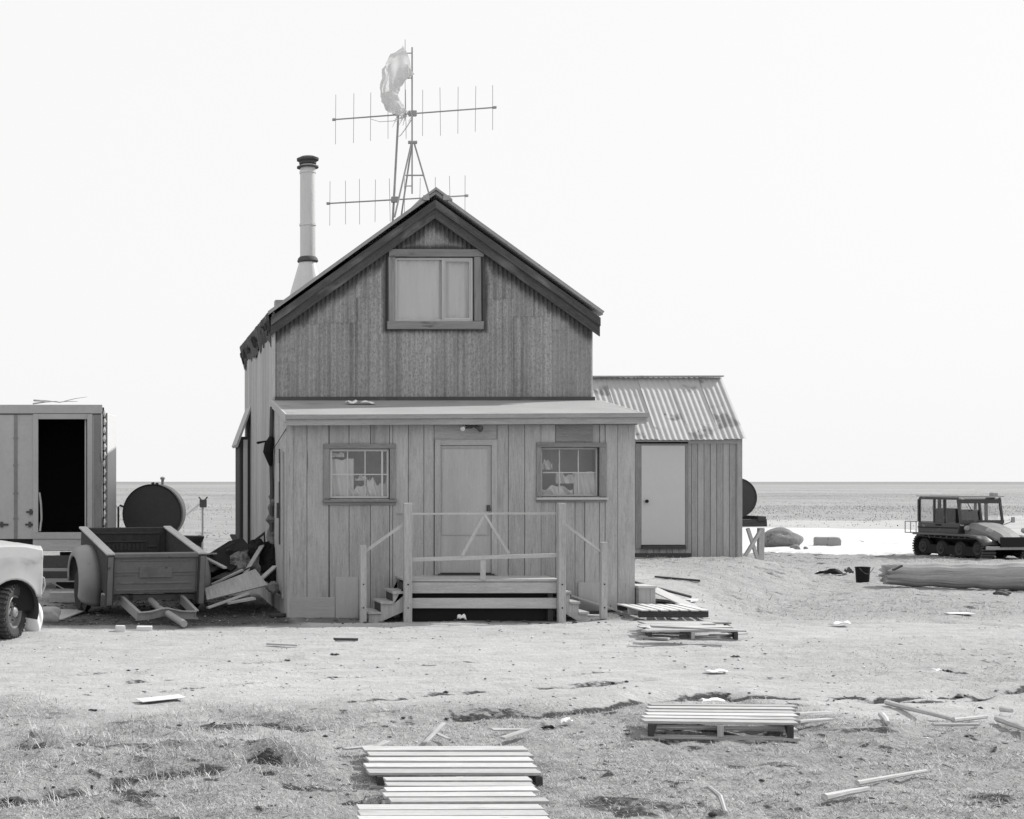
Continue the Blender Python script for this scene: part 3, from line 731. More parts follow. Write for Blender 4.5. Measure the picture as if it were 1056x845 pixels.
# --- porch windows
def porch_window(W, op, style):
    x0,x1,z0,z1 = W; a,c,lo,hi = op
    b = MB(); tr = M['trim']
    b.box((x0,ZP-.035,hi),(x1,ZP-.001-.007,z1)); b.box((x0,ZP-.03,lo),(a,ZP-.008,hi)); b.box((c,ZP-.03,lo),(x1,ZP-.008,hi)); b.box((x0,ZP-.03,z0),(x1,ZP-.008,lo-.045))
    w = b.build('window', tr, house, bev=.004, label=['porch window left of the door','porch window right of the door with a deep dark reveal'][style])
    b = MB(); b.box((x0-.01,ZP-.07,lo-.045),(x1+.015,ZP+.03,lo-.012)); b.build('sill', M['trim'] if style == 0 else M['trim_lt'], w, bev=.004)
    yy = ZP+.01 if style == 0 else ZP+.06
    b = MB(); fx0,fx1,fz0,fz1 = a+.01,c-.01,lo+.01,hi-.008
    frame(b,fx0,fx1,fz0,fz1,yy,yy+.03,.03 if style == 0 else .022); b.build('window_sash', M['trim_lt'], w)
    b = MB(); e = .0
    for k in (1,2):
        xx = fx0+(fx1-fx0-(.09 if style == 0 else 0))*k/3; b.box((xx-.008,yy+.004,fz0+.03),(xx+.008,yy+.022,fz1-.03))
    zz = (fz0+fz1)/2-.01; b.box((fx0+.03,yy+.002,zz-.008),(fx1-.03,yy+.02,zz+.008))
    if style == 0: b.box((fx1-.11,yy-.004,fz0+.03),(fx1-.085,yy+.026,fz1-.03))
    b.build('muntin', M['trim_lt'], w)
    b = MB(); b.box((fx0+.02,yy+.012,fz0+.02),(fx1-.02,yy+.015,fz1-.02)); b.build('window_pane', M['glass'], w)
    if style == 1:
        for e0,e1 in ((a-.02,a+.01),(c-.01,c+.02)):
            b = MB(); b.box((e0,ZP+.0505,lo-.02),(e1,yy+.04,hi+.02)); b.build('reveal', M['dark_wood'], w)
    return w, fx0,fx1,fz0,fz1,yy
def blobcloth(x0,x1,z0,z1,y,wav,name,par,tone=None):
    rows = []; n = 26
    for j in range(9):
        v = j/8; r = []
        for i in range(n+1):
            u = i/n; edge = wav*sin(u*7+x0*9)+wav*.6*sin(u*17+2)
            r.append((x0+(x1-x0)*u, y+.02*sin(u*9+v*3)+.012*sin(u*23+v*5), z0+(z1-z0)*v+edge*v))
        rows.append(r)
    return MB().grid(rows).build(name, tone or M['curtain'], par, smooth=True)
w,a,c,lo,hi,yy = porch_window(WL, open_[0], 0); H_ = hi-lo
blobcloth(a,a+.36,lo,lo+H_*.80,yy+.10,.01,'curtain',w)
blobcloth(a+.30,a+.62,lo,lo+H_*.22,yy+.085,.03,'curtain',w)
blobcloth(a+.55,c-.02,lo,lo+H_*.34,yy+.075,.05,'curtain',w)
blobcloth(a+.38,a+.60,lo+H_*.36,lo+H_*.44,yy+.09,.03,'curtain',w)
blobcloth(a+.02,a+.22,lo+H_*.84,lo+H_*.93,yy+.09,.01,'curtain',w)
blobcloth(a-.05,c+.05,lo-.1,hi+.05,yy+.45,.0,'window_backing',w,surf('dim_wallpaper',.30,[((4,4,4),3,.5)]))
w,a,c,lo,hi,yy = porch_window(WR, open_[1], 1); H_ = hi-lo
blobcloth(a+.52,c,lo,lo+H_*.50,yy+.07,.004,'curtain',w)
blobcloth(a+.02,a+.5,lo,lo+H_*.18,yy+.09,.03,'curtain',w)
blobcloth(a+.26,a+.52,lo+H_*.26,lo+H_*.46,yy+.1,.03,'curtain',w)
blobcloth(a+.02,a+.2,lo+H_*.55,lo+H_*.72,yy+.1,.03,'curtain',w)
blobcloth(a-.05,c+.05,lo-.1,hi+.05,yy+.4,.0,'window_backing',w,surf('dim_panelling',.26,[((4,4,4),3,.3)]))
# --- lamp pair over the door
b = MB(); lx, lz = xat(483,ZP), zat(440,ZP); yl = ZP-.03
b.box((lx-.05,yl-.02,lz-.03),(lx+.05,yl+.03,lz+.035)); b.rod((lx,yl,lz),(lx-.10,yl-.06,lz-.01),.012); b.rod((lx,yl,lz),(lx+.10,yl-.06,lz+.0),.012)
lf = b.build('lamp_bracket', M['rust_dark'], house, bev=.004)
b = MB(); b.lathe([(.02,0),(.022,.04),(.036,.08),(.03,.09)],(lx-.08,yl-.05,lz-.005),(-.45,-.75,-.45),14); b.build('floodlight_bulb', M['white_pnt'], lf, smooth=True)
b = MB(); b.lathe([(.025,0),(.03,.05),(.05,.10),(.045,.115)],(lx+.08,yl-.05,lz+.0),(.7,-.55,-.4),14); b.build('floodlight_bulb', M['rust_dark'], lf, smooth=True)
# --- side canopy at the rear of the left wall
b = MB(); b.prism([(2.28,27.6,3.45),(2.0,27.6,2.70),(2.03,27.6,2.66),(2.28,27.6,3.36)],(0,1.3,0)); can = b.build('side_canopy', M['steel'], house)
b = MB(); b.box((2.07,27.7,-.05),(2.10,28.8,2.86)); b.box((2.10,27.72,-.05),(2.27,27.75,2.86)); b.build('canopy_post_wall', M['dark_wood'], can)
b = MB(); b.box((2.14,27.69,.0),(2.22,27.717,2.8)); b.build('corner_board', M['trim_lt'], can)
# torn insulation, cable and rag where porch meets the side wall
b = MB(); pts = []; rr = []
for k in range(16): pts.append((XL-.05+.03*random.uniform(-1,1),ZM-.08+.04*random.uniform(-1,1),.35+k*.095)); rr.append(.035+.05*random.random())
b.tube(pts, rr, 9); b.build('torn_insulation', M['canvas'], house)
b = MB(); b.tube([(XL-.05,ZM-.1,3.2),(XL-.07,ZM-.12,2.5),(XL-.05,ZM-.1,1.9),(XL-.06,ZM-.1,1.2)],.035,8); b.build('downpipe', M['rust_dark'], house, smooth=True)
b = MB(); b.tube([(XL-.06,ZM-.16,2.72),(XL-.10,ZM-.16,2.6),(XL-.12,ZM-.18,2.48),(XL-.09,ZM-.16,2.34),(XL-.08,ZM-.15,2.25)],[.04,.08,.085,.05,.02],9); b.bar((XL-.1,ZM-.15,2.66),(XL-.3,ZM-.2,2.62),.06,.03,jit=.01); b.build('hanging_rag', M['vinyl'], house)
b = MB(); b.tube([(XPL-.03,ZP-.02,2.78),(XPL-.06,ZP+.8,2.62),(XPL-.05,ZM-.1,2.5)],.006,5); b.build('cable', M['black'], house)
settle(house,(4.87,ZM,0))
o = MB().grid([[(3.36+.055*i,22.6+.1*j+.03*random.random(),3.21+.05*random.random()+.016*j) for i in range(9)] for j in range(3)]).build('rag', M['white_rag']); tag(o,'crumpled white rag lying on the porch roof','rag'); settle(o,(3.6,22.7,3.19))
# ------------------------------------------------------------------ entry landing with two short stair flights
st = thing('entry_steps','weathered wooden landing with thin railings and steps down both sides','steps')
ZL = 20.62; zd = zat(600,ZL)
lx0, lx1 = xat(420,ZL), xat(577,ZL)
b = MB()
for k in range(6):
    y = ZL+.01+k*.135; b.box((lx0-.02,y,zd),(lx1+.02,y+.127,zd+.036),.003)
b.build('deck', M['lumber'], st, bev=.003)
b = MB(); b.box((lx0+.04,ZL+.0,zd-.165),(lx1-.04,ZL+.038,zd-.012),.003); b.box((lx0+.04,ZL+.002,zat(627.5,ZL)),(lx1-.04,ZL+.04,zat(617,ZL)),.003); b.build('apron_board', M['lumber'], st, bev=.003)
b = MB(); b.box((lx0+.03,ZL+.05,zd-.15),(lx0+.07,ZP-.03,zd-.002)); b.box((lx1-.07,ZL+.05,zd-.15),(lx1-.03,ZP-.03,zd-.002)); b.box((lx0+.03,ZP-.09,0),(lx0+.1,ZP-.05,zd-.15)); b.box((lx1-.1,ZP-.09,0),(lx1-.03,ZP-.05,zd-.15))
b.box((lx1-.15,ZL+.045,-.05),(lx1-.08,ZL+.12,zd-.17)); b.build('joist', M['dark_wood'], st)
b = MB(); b.box((lx0+.1,ZL+.125,-.05),(lx1-.1,ZL+.135,zd-.02)); b.build('shade_sheet', M['black'], st)  # added black sheet below the deck, stands in for the shade under it
def post(px0,px1,py0,py1,Z,label=None):
    b = MB(); a,c = xat(px0,Z),xat(px1,Z); b.box((a,Z-.10,zat(py1,Z)-.03),(c,Z-.005,zat(py0,Z)),.004)
    o = b.build('post', M['lumber'], st, bev=.006)
    n = MB()
    for zz in (.22,.55): n.lathe([(.011,0),(.011,-.006),(.002,-.008)],((a+c)/2,Z-.101,zz),'y',8)
    n.build('bolt', M['black'], o)
post(415.5,423.5,519,642.5,ZL); post(574,581.5,519,640,ZL)
post(370.5,377,562,642,ZL+.02); post(618,624,559,636,ZL+.05)
b = MB(); y = ZL-.02
def rail(p,q,w=.03,h=.045): 
    b = MB(); b.bar(p,q,w,h,jit=.004); b.build('rail', M['bleached'], st)
X = lambda px: xat(px,ZL); Zz = lambda py: zat(py,ZL)
rail((X(423.5),y,Zz(530)),(X(574),y,Zz(529.5)),.03,.03); rail((X(423.5),y,Zz(577)),(X(574),y,Zz(572.5)),.03,.055)
rail((X(498),y-.02,Zz(533)),(X(476),y-.02,Zz(573)),.02,.04); rail((X(499),y-.02,Zz(531)),(X(524),y-.02,Zz(571)),.02,.04)
rail((X(498),y+.01,Zz(576)),(X(498),y+.01,Zz(598)),.075,.02)
rail((X(371),y+.03,Zz(573)),(X(417),y,Zz(540)),.02,.038); rail((X(580),y,Zz(539)),(X(620),y+.03,Zz(569)),.02,.032)
rail((X(421)-.012,ZL+.03,Zz(531)),(X(421)-.012,ZP-.03,Zz(531)),.02,.03)
def flight(x0, sx, n, xe):
    run = (xe-x0)/n; rise = zd/(n+1)
    for yy in (ZL+.04, ZP-.16):
        b = MB(); poly = [(x0,yy,zd-.03)]
        for k in range(n):
            xx = x0+run*k; zz = zd-rise*(k+1)
            poly += [(xx,yy,zz-.03),(xx+run,yy,zz-.03)]
        poly += [(xe,yy,0.0),(xe-run*.55,yy,-.02),(x0,yy,zd-.42)]
        b.prism(poly,(0,.04,0)); s = b.build('stringer', M['lumber'], st, bev=.002)
    for k in range(n):
        xx = x0+run*k; zz = zd-rise*(k+1); b = MB()
        b.box((min(xx,xx+run*1.08),ZL+.005,zz-.028),(max(xx,xx+run*1.08),ZP-.10,zz+.006),.004); b.build('tread', M['bleached'] if sx>0 else M['lumber'], st, bev=.003)
        b = MB(); b.box((xx-.012*sx-.006,ZL+.085,zz+.01),(xx-.012*sx+.006,ZP-.165,zz+rise-.03)); b.build('riser', M['dark_wood'], st)
flight(lx0-.02,-1,3,xat(381,ZL)); flight(lx1+.03,1,3,xat(607,ZL))
settle(st,(4.8,21,0))

def loose(name, m, p, q, w, t, label, cat='board', up=(0,0,1), bev=.003, group=None, jit=.004, lift=None):
    b = MB(); p, q = Vector(p), Vector(q); d = (q-p); L = d.length; n = 6 if L > .5 else 3
    b.bar(p, q, w, t, up, jit); o = b.build(name, m, bev=bev); tag(o,label,cat,group); settle(o,(p+q)/2); return o
def gboard(name, m, a, c, w, t, label, cat='board', lift=.012, **k):
    p, q = gnd(*a), gnd(*c)
    for e in (p,q): e.z = float(hgt([e.x],[e.y])[0])+lift+t/2
    return loose(name, m, p, q, w, t, label, cat, **k)

# box and scrap beside the porch corner
b = MB(); x0,x1 = xat(654.5,ZP)+.02,xat(673,ZP); b.box((x0,ZP-.12,.12),(x1,ZP+.34,.47)); o = b.build('wooden_box', M['siding'], bev=.006); tag(o,'grey wooden box standing against the right porch corner','box')
b = MB(); b.box((x0-.012,ZP-.135,.44),(x1+.012,ZP+.35,.472)); b.build('lid_board', M['lumber'], o); settle(o,((x0+x1)/2,ZP+.1,.12))
loose('plywood_scrap', M['lumber'], (7.75,21.7,.42),(8.25,21.3,.15),.42,.02,'warped grey board leaning beside the wooden box','board')
loose('plank', M['dark_wood'], (7.55,22.1,.5),(8.4,21.8,.27),.16,.03,'dark plank sloping down behind the wooden box','plank')
loose('plank', M['lumber'], (7.66,21.15,.16),(8.0,21.0,.14),.16,.03,'short plank lying at the foot of the wooden box','plank')
loose('plank', M['bleached'], (6.42,21.28,.34),(7.28,21.2,.06),.18,.03,'grey plank propped along the porch wall beyond the right-hand steps','plank')
loose('plank', M['lumber'], (6.3,21.05,.07),(7.32,20.95,.05),.13,.03,'long low plank on the ground between right-hand steps and wooden box','plank')
gboard('stick', M['dark_wood'],(675,597),(722,601),.05,.03,'thin dark stick lying on the slope before the shed','stick')
gboard('plank', M['bleached'],(676,621),(702,623),.14,.04,'short pale plank end on the ground right of the wooden box','plank')
gboard('plank', M['white_pnt'],(708,622),(716,620),.12,.03,'tiny white board end by the dark scrap right of the wooden box','board')

# ------------------------------------------------------------------ shed
sh = thing('shed','small board shed with a bright corrugated roof and a pale flush door','shed')
Y0, Y1, zr_, ze, zb = 29.4, 31.7, 4.18, 2.90, .30
SX0, SX1 = 8.0, 12.33
yr = 30.5
b = MB(); x = SX0
dx0,dx1,dz1,dz0 = xat(659,Y0),xat(708,Y0),zat(457.5,Y0),zat(566,Y0)
while x < SX1-.01:
    w = min(.128, SX1-x); o_ = random.uniform(0,.008)
    if dx0 < x+w/2 < dx1: b.box((x+.004,Y0-o_,dz1),(x+w-.004,Y0+.03,ze)); b.box((x+.004,Y0-o_,zb-.2),(x+w-.004,Y0+.03,dz0))
    else: b.box((x+.004,Y0-o_,zb-.2),(x+w-.004,Y0+.03,ze),.002)
    x += w
b.build('front_wall', M['shed_bd'], sh, bev=.003)
b = MB(); b.box((SX0,Y0+.034,zb-.2),(SX1-.02,Y0+.05,ze)); b.build('wall_lining', M['black'], sh)
b = MB(); b.prism([(SX1-.03,Y0+.03,zb-.2),(SX1-.03,Y1,zb-.2),(SX1-.03,Y1,ze),(SX1-.03,yr,zr_-.05),(SX1-.03,Y0+.03,ze-.02)],(.03,0,0)); b.prism([(SX0,Y0+.06,zb-.2),(SX0,Y1,zb-.2),(SX0,Y1,ze),(SX0,yr,zr_-.05),(SX0,Y0+.06,ze-.02)],(.03,0,0)); b.box((SX0+.03,Y1-.03,zb-.2),(SX1-.03,Y1,ze)); b.build('side_wall', M['shed_bd'], sh)
b = MB(); b.box((SX1-.09,Y0-.035,zb-.2),(SX1+.015,Y0-.009,ze-.01)); b.build('corner_trim', M['shed_bd'], sh, bev=.003)
def corr_roof(b, x0,x1, ya,za, yb,zb2, amp=.0085, wl=.115):
    dn = Vector((0,yb-ya,zb2-za)).normalized(); nn = Vector((0,-dn.z,dn.y))
    n = int((x1-x0)/wl*6); rows = []
    for t in (0,.33,.66,1):
        rows.append([Vector((x0+(x1-x0)*i/n, ya+(yb-ya)*t, za+(zb2-za)*t))+nn*(amp*sin(2*pi*(x0+(x1-x0)*i/n)/wl)+.006*sin(i*.07+t*3)) + (Vector((0,0,0)) if t else dn*(.02*sin(x0*9+i*.13)*0)) for i in range(n+1)])
    b.grid(rows)
b = MB(); xx = SX0-.1; k = 0; ends = [SX0-.1,9.3,9.98,10.65,11.3,11.93,SX1+.06]
for a,c in zip(ends[:-1],ends[1:]):
    e = random.uniform(-.03,.03); corr_roof(b,a-.04,c,Y0-.12-e*.4,ze-.06+e*0+.004*k-.0-e*.45,yr,zr_+.005*(k%2)); k += 1
corr_roof(b,SX0-.1,SX1+.06,Y1+.1,ze-.06,yr,zr_)
sr = b.build('roof', M['corr_lt'], sh, smooth=True)
b = MB(); b.bar((SX0-.1,yr,zr_+.02),(SX1+.07,yr,zr_+.03),.22,.03); b.build('ridge_cap', M['corr_lt'], sr, bev=.01)
b = MB(); b.box((SX0,Y0-.03,ze-.13),(SX1,Y0-.011,ze-.02)); b.box((SX0,Y0-.03,ze-.13),(SX0+.1,Y0-.011,ze-.02)); b.build('eave_board', M['shed_bd'], sh)
b = MB(); a,c = xat(661,Y0),xat(706,Y0); b.box((dx0-.08,Y0-.03,dz0),(a-.005,Y0-.010,dz1+.03)); b.box((c+.006,Y0-.03,dz0),(dx1+.02,Y0-.010,dz1+.03)); b.box((a-.005,Y0-.03,dz1-.03),(c+.006,Y0-.010,dz1+.03)); fr = b.build('door_frame', M['trim'], sh)
b = MB(); b.box((a,Y0-.028,zat(562,Y0)),(c,Y0+.01,zat(459.5,Y0))); d = b.build('door', paint('pale_door_paint',.50,.05,.6,.3,[((2,2,.6),.62,.8,.40)]), sh, bev=.004)
b = MB(); b.lathe([(.02,0),(.02,-.03),(.035,-.045),(.035,-.07),(.01,-.08)],(a+.09,Y0-.028,zat(517,Y0)),'y',12); b.build('knob', M['black'], d, smooth=True)
b = MB(); b.box((dx0-.1,Y0-.14,zb-.1),(dx1+.04,Y0-.035,zat(572,Y0)+.03)); b.box((a,Y0-.08,zat(566,Y0)),(c,Y0-.03,zat(562.6,Y0))); b.build('threshold', M['dark_wood'], sh)
settle(sh,(10.2,Y0,.4))

# ------------------------------------------------------------------ fuel tanks
def fuel_tank(name, c, r, L, yaw, label, lugs=True):
    t = thing(name, label, 'tank')
    b = MB(); b.lathe([(r-.012,0),(r,.02),(r,L-.02),(r-.012,L)],(0,0,0),'y',56,cap=False); b.build('shell', M['tank'], t, smooth=True)
    for y,s in ((0,1),(L,-1)):
        b = MB(); b.lathe([(r-.001,y-.012*s),(r-.02,y+.004*s),(r-.03,y+.02*s),(.6*r,y+.012*s),(.01,y+.008*s)],(0,0,0),'y',56,cap=False); b.build('end_plate', M['tank'], t, smooth=True)
    if lugs:
        for a in (88,80): 
            b = MB(); p = Vector((r*cos(R(a)),.03,r*sin(R(a)))); b.bar(p-Vector((.03,0,0)),p+Vector((.03,0,.012)),.05,.06); b.build('lug', M['tank'], t, bev=.01)
        b = MB(); b.rod((.12,L*.8,r-.02),(.12,L*.8,r+.10),.03); b.lathe([(.05,r+.09),(.05,r+.13),(.02,r+.15)],(.12,L*.8,0),'z',14); b.build('filler_cap', M['steel'], t, smooth=True)
    t.location = c; t.rotation_euler = (0,0,yaw); return t
Zt = 28.2; k = Zt/F
fuel_tank('fuel_tank', at(156.6,530,Zt)+Vector((0,0,0)), 30.6*k, 1.5, R(-5.5), 'large dark cylindrical fuel tank lying on its side behind the pickup-bed trailer')
tc_ = at(157,530,Zt)
ts = thing('tank_cradle','dark timber cradle holding up the large fuel tank behind the trailer','stand')
zt = tc_.z-30.6*k
for y in (Zt+.15,Zt+1.2):
    b = MB(); b.box((tc_.x-.55,y,zt-.12),(tc_.x+.65,y+.14,zt+.03)); b.build('cross_beam', M['dark_wood'], ts)
    for sx in (-.45,.5):
        b = MB(); b.box((tc_.x+sx-.06,y+.01,-.08),(tc_.x+sx+.06,y+.13,zt-.12)); b.build('leg', M['dark_wood'], ts)
settle(ts,(tc_.x,Zt+.7,0))
b = MB(); p = at(122,523,Zt); b.tube([(p.x,Zt+.1,-.05),(p.x,Zt+.1,p.z),(p.x+.03,Zt+.1,p.z+.03),(p.x+.16,Zt+.1,p.z-.02)],.02,8); o = b.build('pipe', M['rust_dark'], smooth=True); tag(o,'thin bent pipe rising at the left edge of the large fuel tank','pipe'); settle(o,(p.x,Zt+.1,0))
Z2 = 31.0; k2 = Z2/F
fuel_tank('fuel_tank', at(760,513.5,Z2), 20.6*k2, 1.4, R(0), 'small dark fuel tank half hidden behind the right end of the shed', False)
tr = thing('trestle','rough wooden trestle under the small fuel tank beside the shed','stand')
c2 = at(760,513.5,Z2); zt = c2.z-20.6*k2
X2 = lambda px: xat(px,Z2); Y2 = lambda py: zat(py,Z2)
for yy in (0,1.1):
    b = MB(); b.bar((X2(743),Z2+yy,Y2(540)),(X2(789),Z2+yy,Y2(539)),.14,.15,jit=.012); b.build('cross_beam', M['dark_wood'], tr)
for xx in (784,745):
    b = MB(); b.bar((X2(xx),Z2-.1,Y2(535)),(X2(xx),Z2+1.3,Y2(535)),.17,.10,jit=.01); b.build('rail', M['dark_wood'], tr)
for pxx,yy in ((784,0),(748,0),(783,1.15),(749,1.15)):
    b = MB(); b.bar((X2(pxx),Z2+yy,.2),(X2(pxx)+.01,Z2+yy,Y2(545)),.12,.11,jit=.008); b.build('leg', M['lumber'], tr, bev=.01)
for a in (((X2(764),Z2-.07,.32),(X2(783),Z2-.07,Y2(547))),((X2(781),Z2-.05,.3),(X2(770),Z2-.05,Y2(545)))):
    b = MB(); b.bar(a[0],a[1],.08,.06); b.build('brace', M['lumber'], tr)
settle(tr,(c2.x+.2,Z2+.5,.3))

# ------------------------------------------------------------------ storage box with the open door (old insulated truck body)
cb = thing('storage_container','old pale panelled truck box raised off the ground with a dark open doorway','container')
Zc = 27.0; xc = lambda p: xat(p,Zc); zc = lambda p: zat(p,Zc)
xl, xr, zb, zt = -6.2, xc(104.5), zc(556), zc(417.5)
d0,d1,dt,db = xc(39.5),xc(90),zc(432.5),zc(548)
b = MB()
for a,c,lo,hi in ((xl,xc(-45),zb,zt-.17),(xc(-45)+.006,xc(16),zb,zt-.17),(xc(16)+.006,d0-.09,zb,zt-.17),(d1+.09,xr-.0,zb,zt-.17),(d0-.09,d1+.09,dt+.09,zt-.17)):
    b.box((a,Zc,lo),(c,Zc+.05,hi))
w = b.build('wall_panel', M['cont'], cb, bev=.004)
b = MB()
for px in (16,-45):
    b.box((xc(px)-.03,Zc-.008,zb),(xc(px)+.036,Zc-.001,zt-.18)); 
    for py in (424,452,480,509,535): b.box((xc(px)-.045,Zc-.016,zc(py)-.014),(xc(px)-.01,Zc-.009,zc(py)+.014)); b.box((xc(px)+.016,Zc-.016,zc(py)-.014),(xc(px)+.05,Zc-.009,zc(py)+.014))
b.build('seam_strip', M['cont_dk'], cb)
for (px,py) in ((2,541),(31,541),(32,528)):
    b = MB(); b.box((xc(px)-.09,Zc-.02,zc(py)-.02),(xc(px)+.12,Zc-.005,zc(py)+.015)); b.box((xc(px)-.03,Zc-.03,zc(py)-.05),(xc(px)+.02,Zc-.005,zc(py)+.05)); b.build('latch', M['rust_dark'], cb)
b = MB(); b.box((xl,Zc-.02,zt-.165),(xr+.02,Zc+.06,zt)); tr_ = b.build('top_rail', M['cont'], cb, bev=.008)
b = MB(); b.box((xl,Zc-.012,zt-.185),(xr,Zc-.002,zt-.167)); b.build('rail_gap', M['rust_dark'], tr_)
b = MB(); fw = .095
b.box((d0-fw,Zc-.03,db-.02),(d0,Zc+.06,dt+fw)); b.box((d1,Zc-.03,db-.02),(d1+fw,Zc+.06,dt+fw)); b.box((d0,Zc-.03,dt),(d1,Zc+.06,dt+fw)); b.build('door_frame', M['cont'], cb, bev=.006)
b = MB(); b.box((d1-.05,Zc+.07,db),(d1-.02,Zc+.3,dt)); b.tube([(d0+.02,Zc,zc(508)),(d0+.05,Zc,zc(520)),(d0+.06,Zc,zc(535)),(d0+.03,Zc,db)],.02,6); b.build('door_edge', M['cont'], cb)
b = MB(); b.box((d0-.12,Zc-.05,zb),(d1+.1,Zc+.05,db-.02)); b.build('sill', M['cont'], cb, bev=.006)
b = MB(); b.box((xc(97),Zc-.012,zb),(xr,Zc-.001,zt-.19)); b.build('corner_post', M['cont_dk'], cb)
b = MB(); b.box((xl,Zc+.06,zt-.05),(xr,Zc+2.35,zt-.002)); b.box((xl,Zc+2.3,zb),(xr,Zc+2.35,zt-.05)); b.box((xl,Zc+.06,zb),(xl+.05,Zc+2.3,zt-.05)); b.box((xl+.05,Zc+.06,zb),(xr-.01,Zc+2.3,zb+.06)); b.build('shell', M['cont_dk'], cb)
b = MB(); b.box((xr-.06,Zc+.06,zb+.06),(xr-.01,Zc+2.3,zt-.05)); b.build('end_wall', M['cont_dk'], cb)
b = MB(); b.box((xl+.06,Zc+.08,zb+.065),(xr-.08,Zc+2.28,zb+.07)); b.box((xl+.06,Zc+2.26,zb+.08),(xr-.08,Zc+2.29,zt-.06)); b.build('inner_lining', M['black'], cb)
# end frame with the open leaf and its rope of hinges
b = MB(); b.box((xr+.02,Zc+.02,zb),(xr+.05,Zc+.1,zt-.05)); b.build('hinge_post', M['black'], cb)
b = MB()
for i in range(15): 
    z = zb+.1+i*.155; b.tube([(xr+.055,Zc-.0,z),(xr+.065+.012*random.uniform(-1,1),Zc-.01,z+.06),(xr+.06,Zc,z+.12)],[.012,.026,.013],7)
b.build('gasket', M['white_pnt'], cb, smooth=True)
a0 = Vector((xr+.115,Zc+.03,0)); a1 = Vector((xr+.27,Zc+.8,0)); dd = (a1-a0).normalized(); nn = Vector((dd.y,-dd.x,0))
b = MB(); b.prism([a0+Vector((0,0,zc(548))),a1+Vector((0,0,zc(548))),a1+Vector((0,0,zc(427))),a0+Vector((0,0,zc(427)))],-nn*.07); leaf = b.build('open_door', M['white_pnt'], cb, bev=.006)
b = MB(); b.prism([a0-dd*.012+Vector((0,0,zc(548))),a0-dd*.012-nn*.08+Vector((0,0,zc(548))),a0-dd*.012-nn*.08+Vector((0,0,zc(426))),a0-dd*.012+Vector((0,0,zc(426)))],dd*.01); b.build('door_edging', M['cont_dk'], leaf)
# chassis rails, timber cribbing, step
for y in (Zc+.35,Zc+1.75):
    b = MB(); b.box((xl,y,zb-.24),(xr-.02,y+.12,zb-.005)); b.build('chassis_rail', M['rust_dark'], cb)
b = MB(); b.box((xc(34),Zc-.03,zc(568)),(xc(90),Zc+.03,zb-.004)); b.build('skirt_board', M['lumber'], cb)
for x in (-5.4,-3.2,xr-.5):
    b = MB()
    for j in range(3):
        z = -.1+j*.24
        if j%2: b.box((x-.12,Zc+.2,z),(x+.12,Zc+2.0,z+.23))
        else: b.box((x-.35,Zc+.25,z),(x+.35,Zc+.5,z+.23)); b.box((x-.35,Zc+1.65,z),(x+.35,Zc+1.9,z+.23))
    b.build('cribbing', M['dark_wood'], cb)
b = MB(); b.box((xc(42),Zc-.01,zc(600)),(xc(88),Zc+.02,zc(573))); b.build('mud_board', M['rust_dark'], cb)
for y0_,y1_ in ((588,585),(599,595.5)):
    b = MB(); b.box((xc(20),Zc-.36,zc(y0_)),(xc(84),Zc-.31,zc(y1_))); b.build('bumper_bar', M['steel'], cb)
b = MB(); b.bar((xc(52),Zc-.34,zc(598)),(xc(68),Zc-.34,zc(607)),.03,.02); b.build('bumper_strut', M['steel'], cb)
settle(cb,(-3.3,Zc+1.1,0))
rs = thing('branch','few dry forked sticks scattered on the container roof','sticks')
for (a,c,r) in (((34,416.5),(60,414),.015),((40,413),(62,415.5),.012),((66,414),(90,409.5),.008),((60,415),(80,414.3),.01),((35,413),(48,415),.02)):
    b = MB(); b.tube([at(a[0],a[1],27.4),at((a[0]+c[0])/2,(a[1]+c[1])/2-.6,27.3),at(c[0],c[1],27.2)],[r,r*.8,r*.4],6); b.build('twig', M['bleached'], rs)
settle(rs,(xc(60),27.3,zt))

# ------------------------------------------------------------------ trailer made from a pickup bed
tl = thing('utility_trailer','rusty two-wheel trailer made from a pickup bed with rounded fenders','trailer')
Wb, Lb, Hb = 1.39, 2.0, .62
h = Wb/2
b = MB(); b.box((-h+.06,-.0,.02),(h-.06,.045,.60)); b.box((-h,-.045,.56),(h,.05,.625)); 
tg = b.build('tailgate', M['trailer'], tl, bev=.012)
b = MB()
for z0,z1,x0,x1 in ((.50,.53,-.53,.53),(.16,.19,-.55,.55)): b.box((x0,-.012,z0),(x1,-.001,z1))
b.box((-.60,-.014,.33),(-.24,-.001,.355)); b.box((.24,-.014,.33),(.60,-.001,.355)); b.box((-.60,-.012,.285),(-.3,-.001,.30)); b.box((.3,-.012,.285),(.60,-.001,.30))
b.box((-.25,-.022,.255),(.25,-.001,.41)); b.box((-.66,-.02,.03),(-.63,-.001,.56)); b.box((.63,-.02,.03),(.66,-.001,.56)); b.box((-.6,-.012,.055),(.6,-.001,.085))
b.build('pressing', M['trailer'], tg, bev=.008)
for sx in (-1,1):
    b = MB(); b.box((sx*h-.03,-.03,-.02),(sx*h+.03,Lb,.60)); b.box((sx*h-.055,-.07,-.14),(sx*h+.055,.02,.61)); sp_ = b.build('side_panel', M['trailer_in'], tl, bev=.01)
    b = MB(); b.box((sx*h-.065,-.06,.60),(sx*h+.065,Lb+.02,.635)); b.build('top_rail', paint('worn_bright_rail' if sx<0 else 'pale_rail_b',.42,.2,.5,.4,[((7,7,7),.6,.75,.22)]), sp_, bev=.012)  # top rails in a paler tone than the side panels
    b = MB(); b.box((sx*(h+.005)-.04,-.085,-.14),(sx*(h+.005)+.04,-.071,.58)); b.build('corner_post', M['trailer'], sp_, bev=.01)
b = MB(); b.box((-h+.03,Lb-.05,.02),(h-.03,Lb,.62)); hb = b.build('headboard', M['trailer_in'], tl, bev=.01)
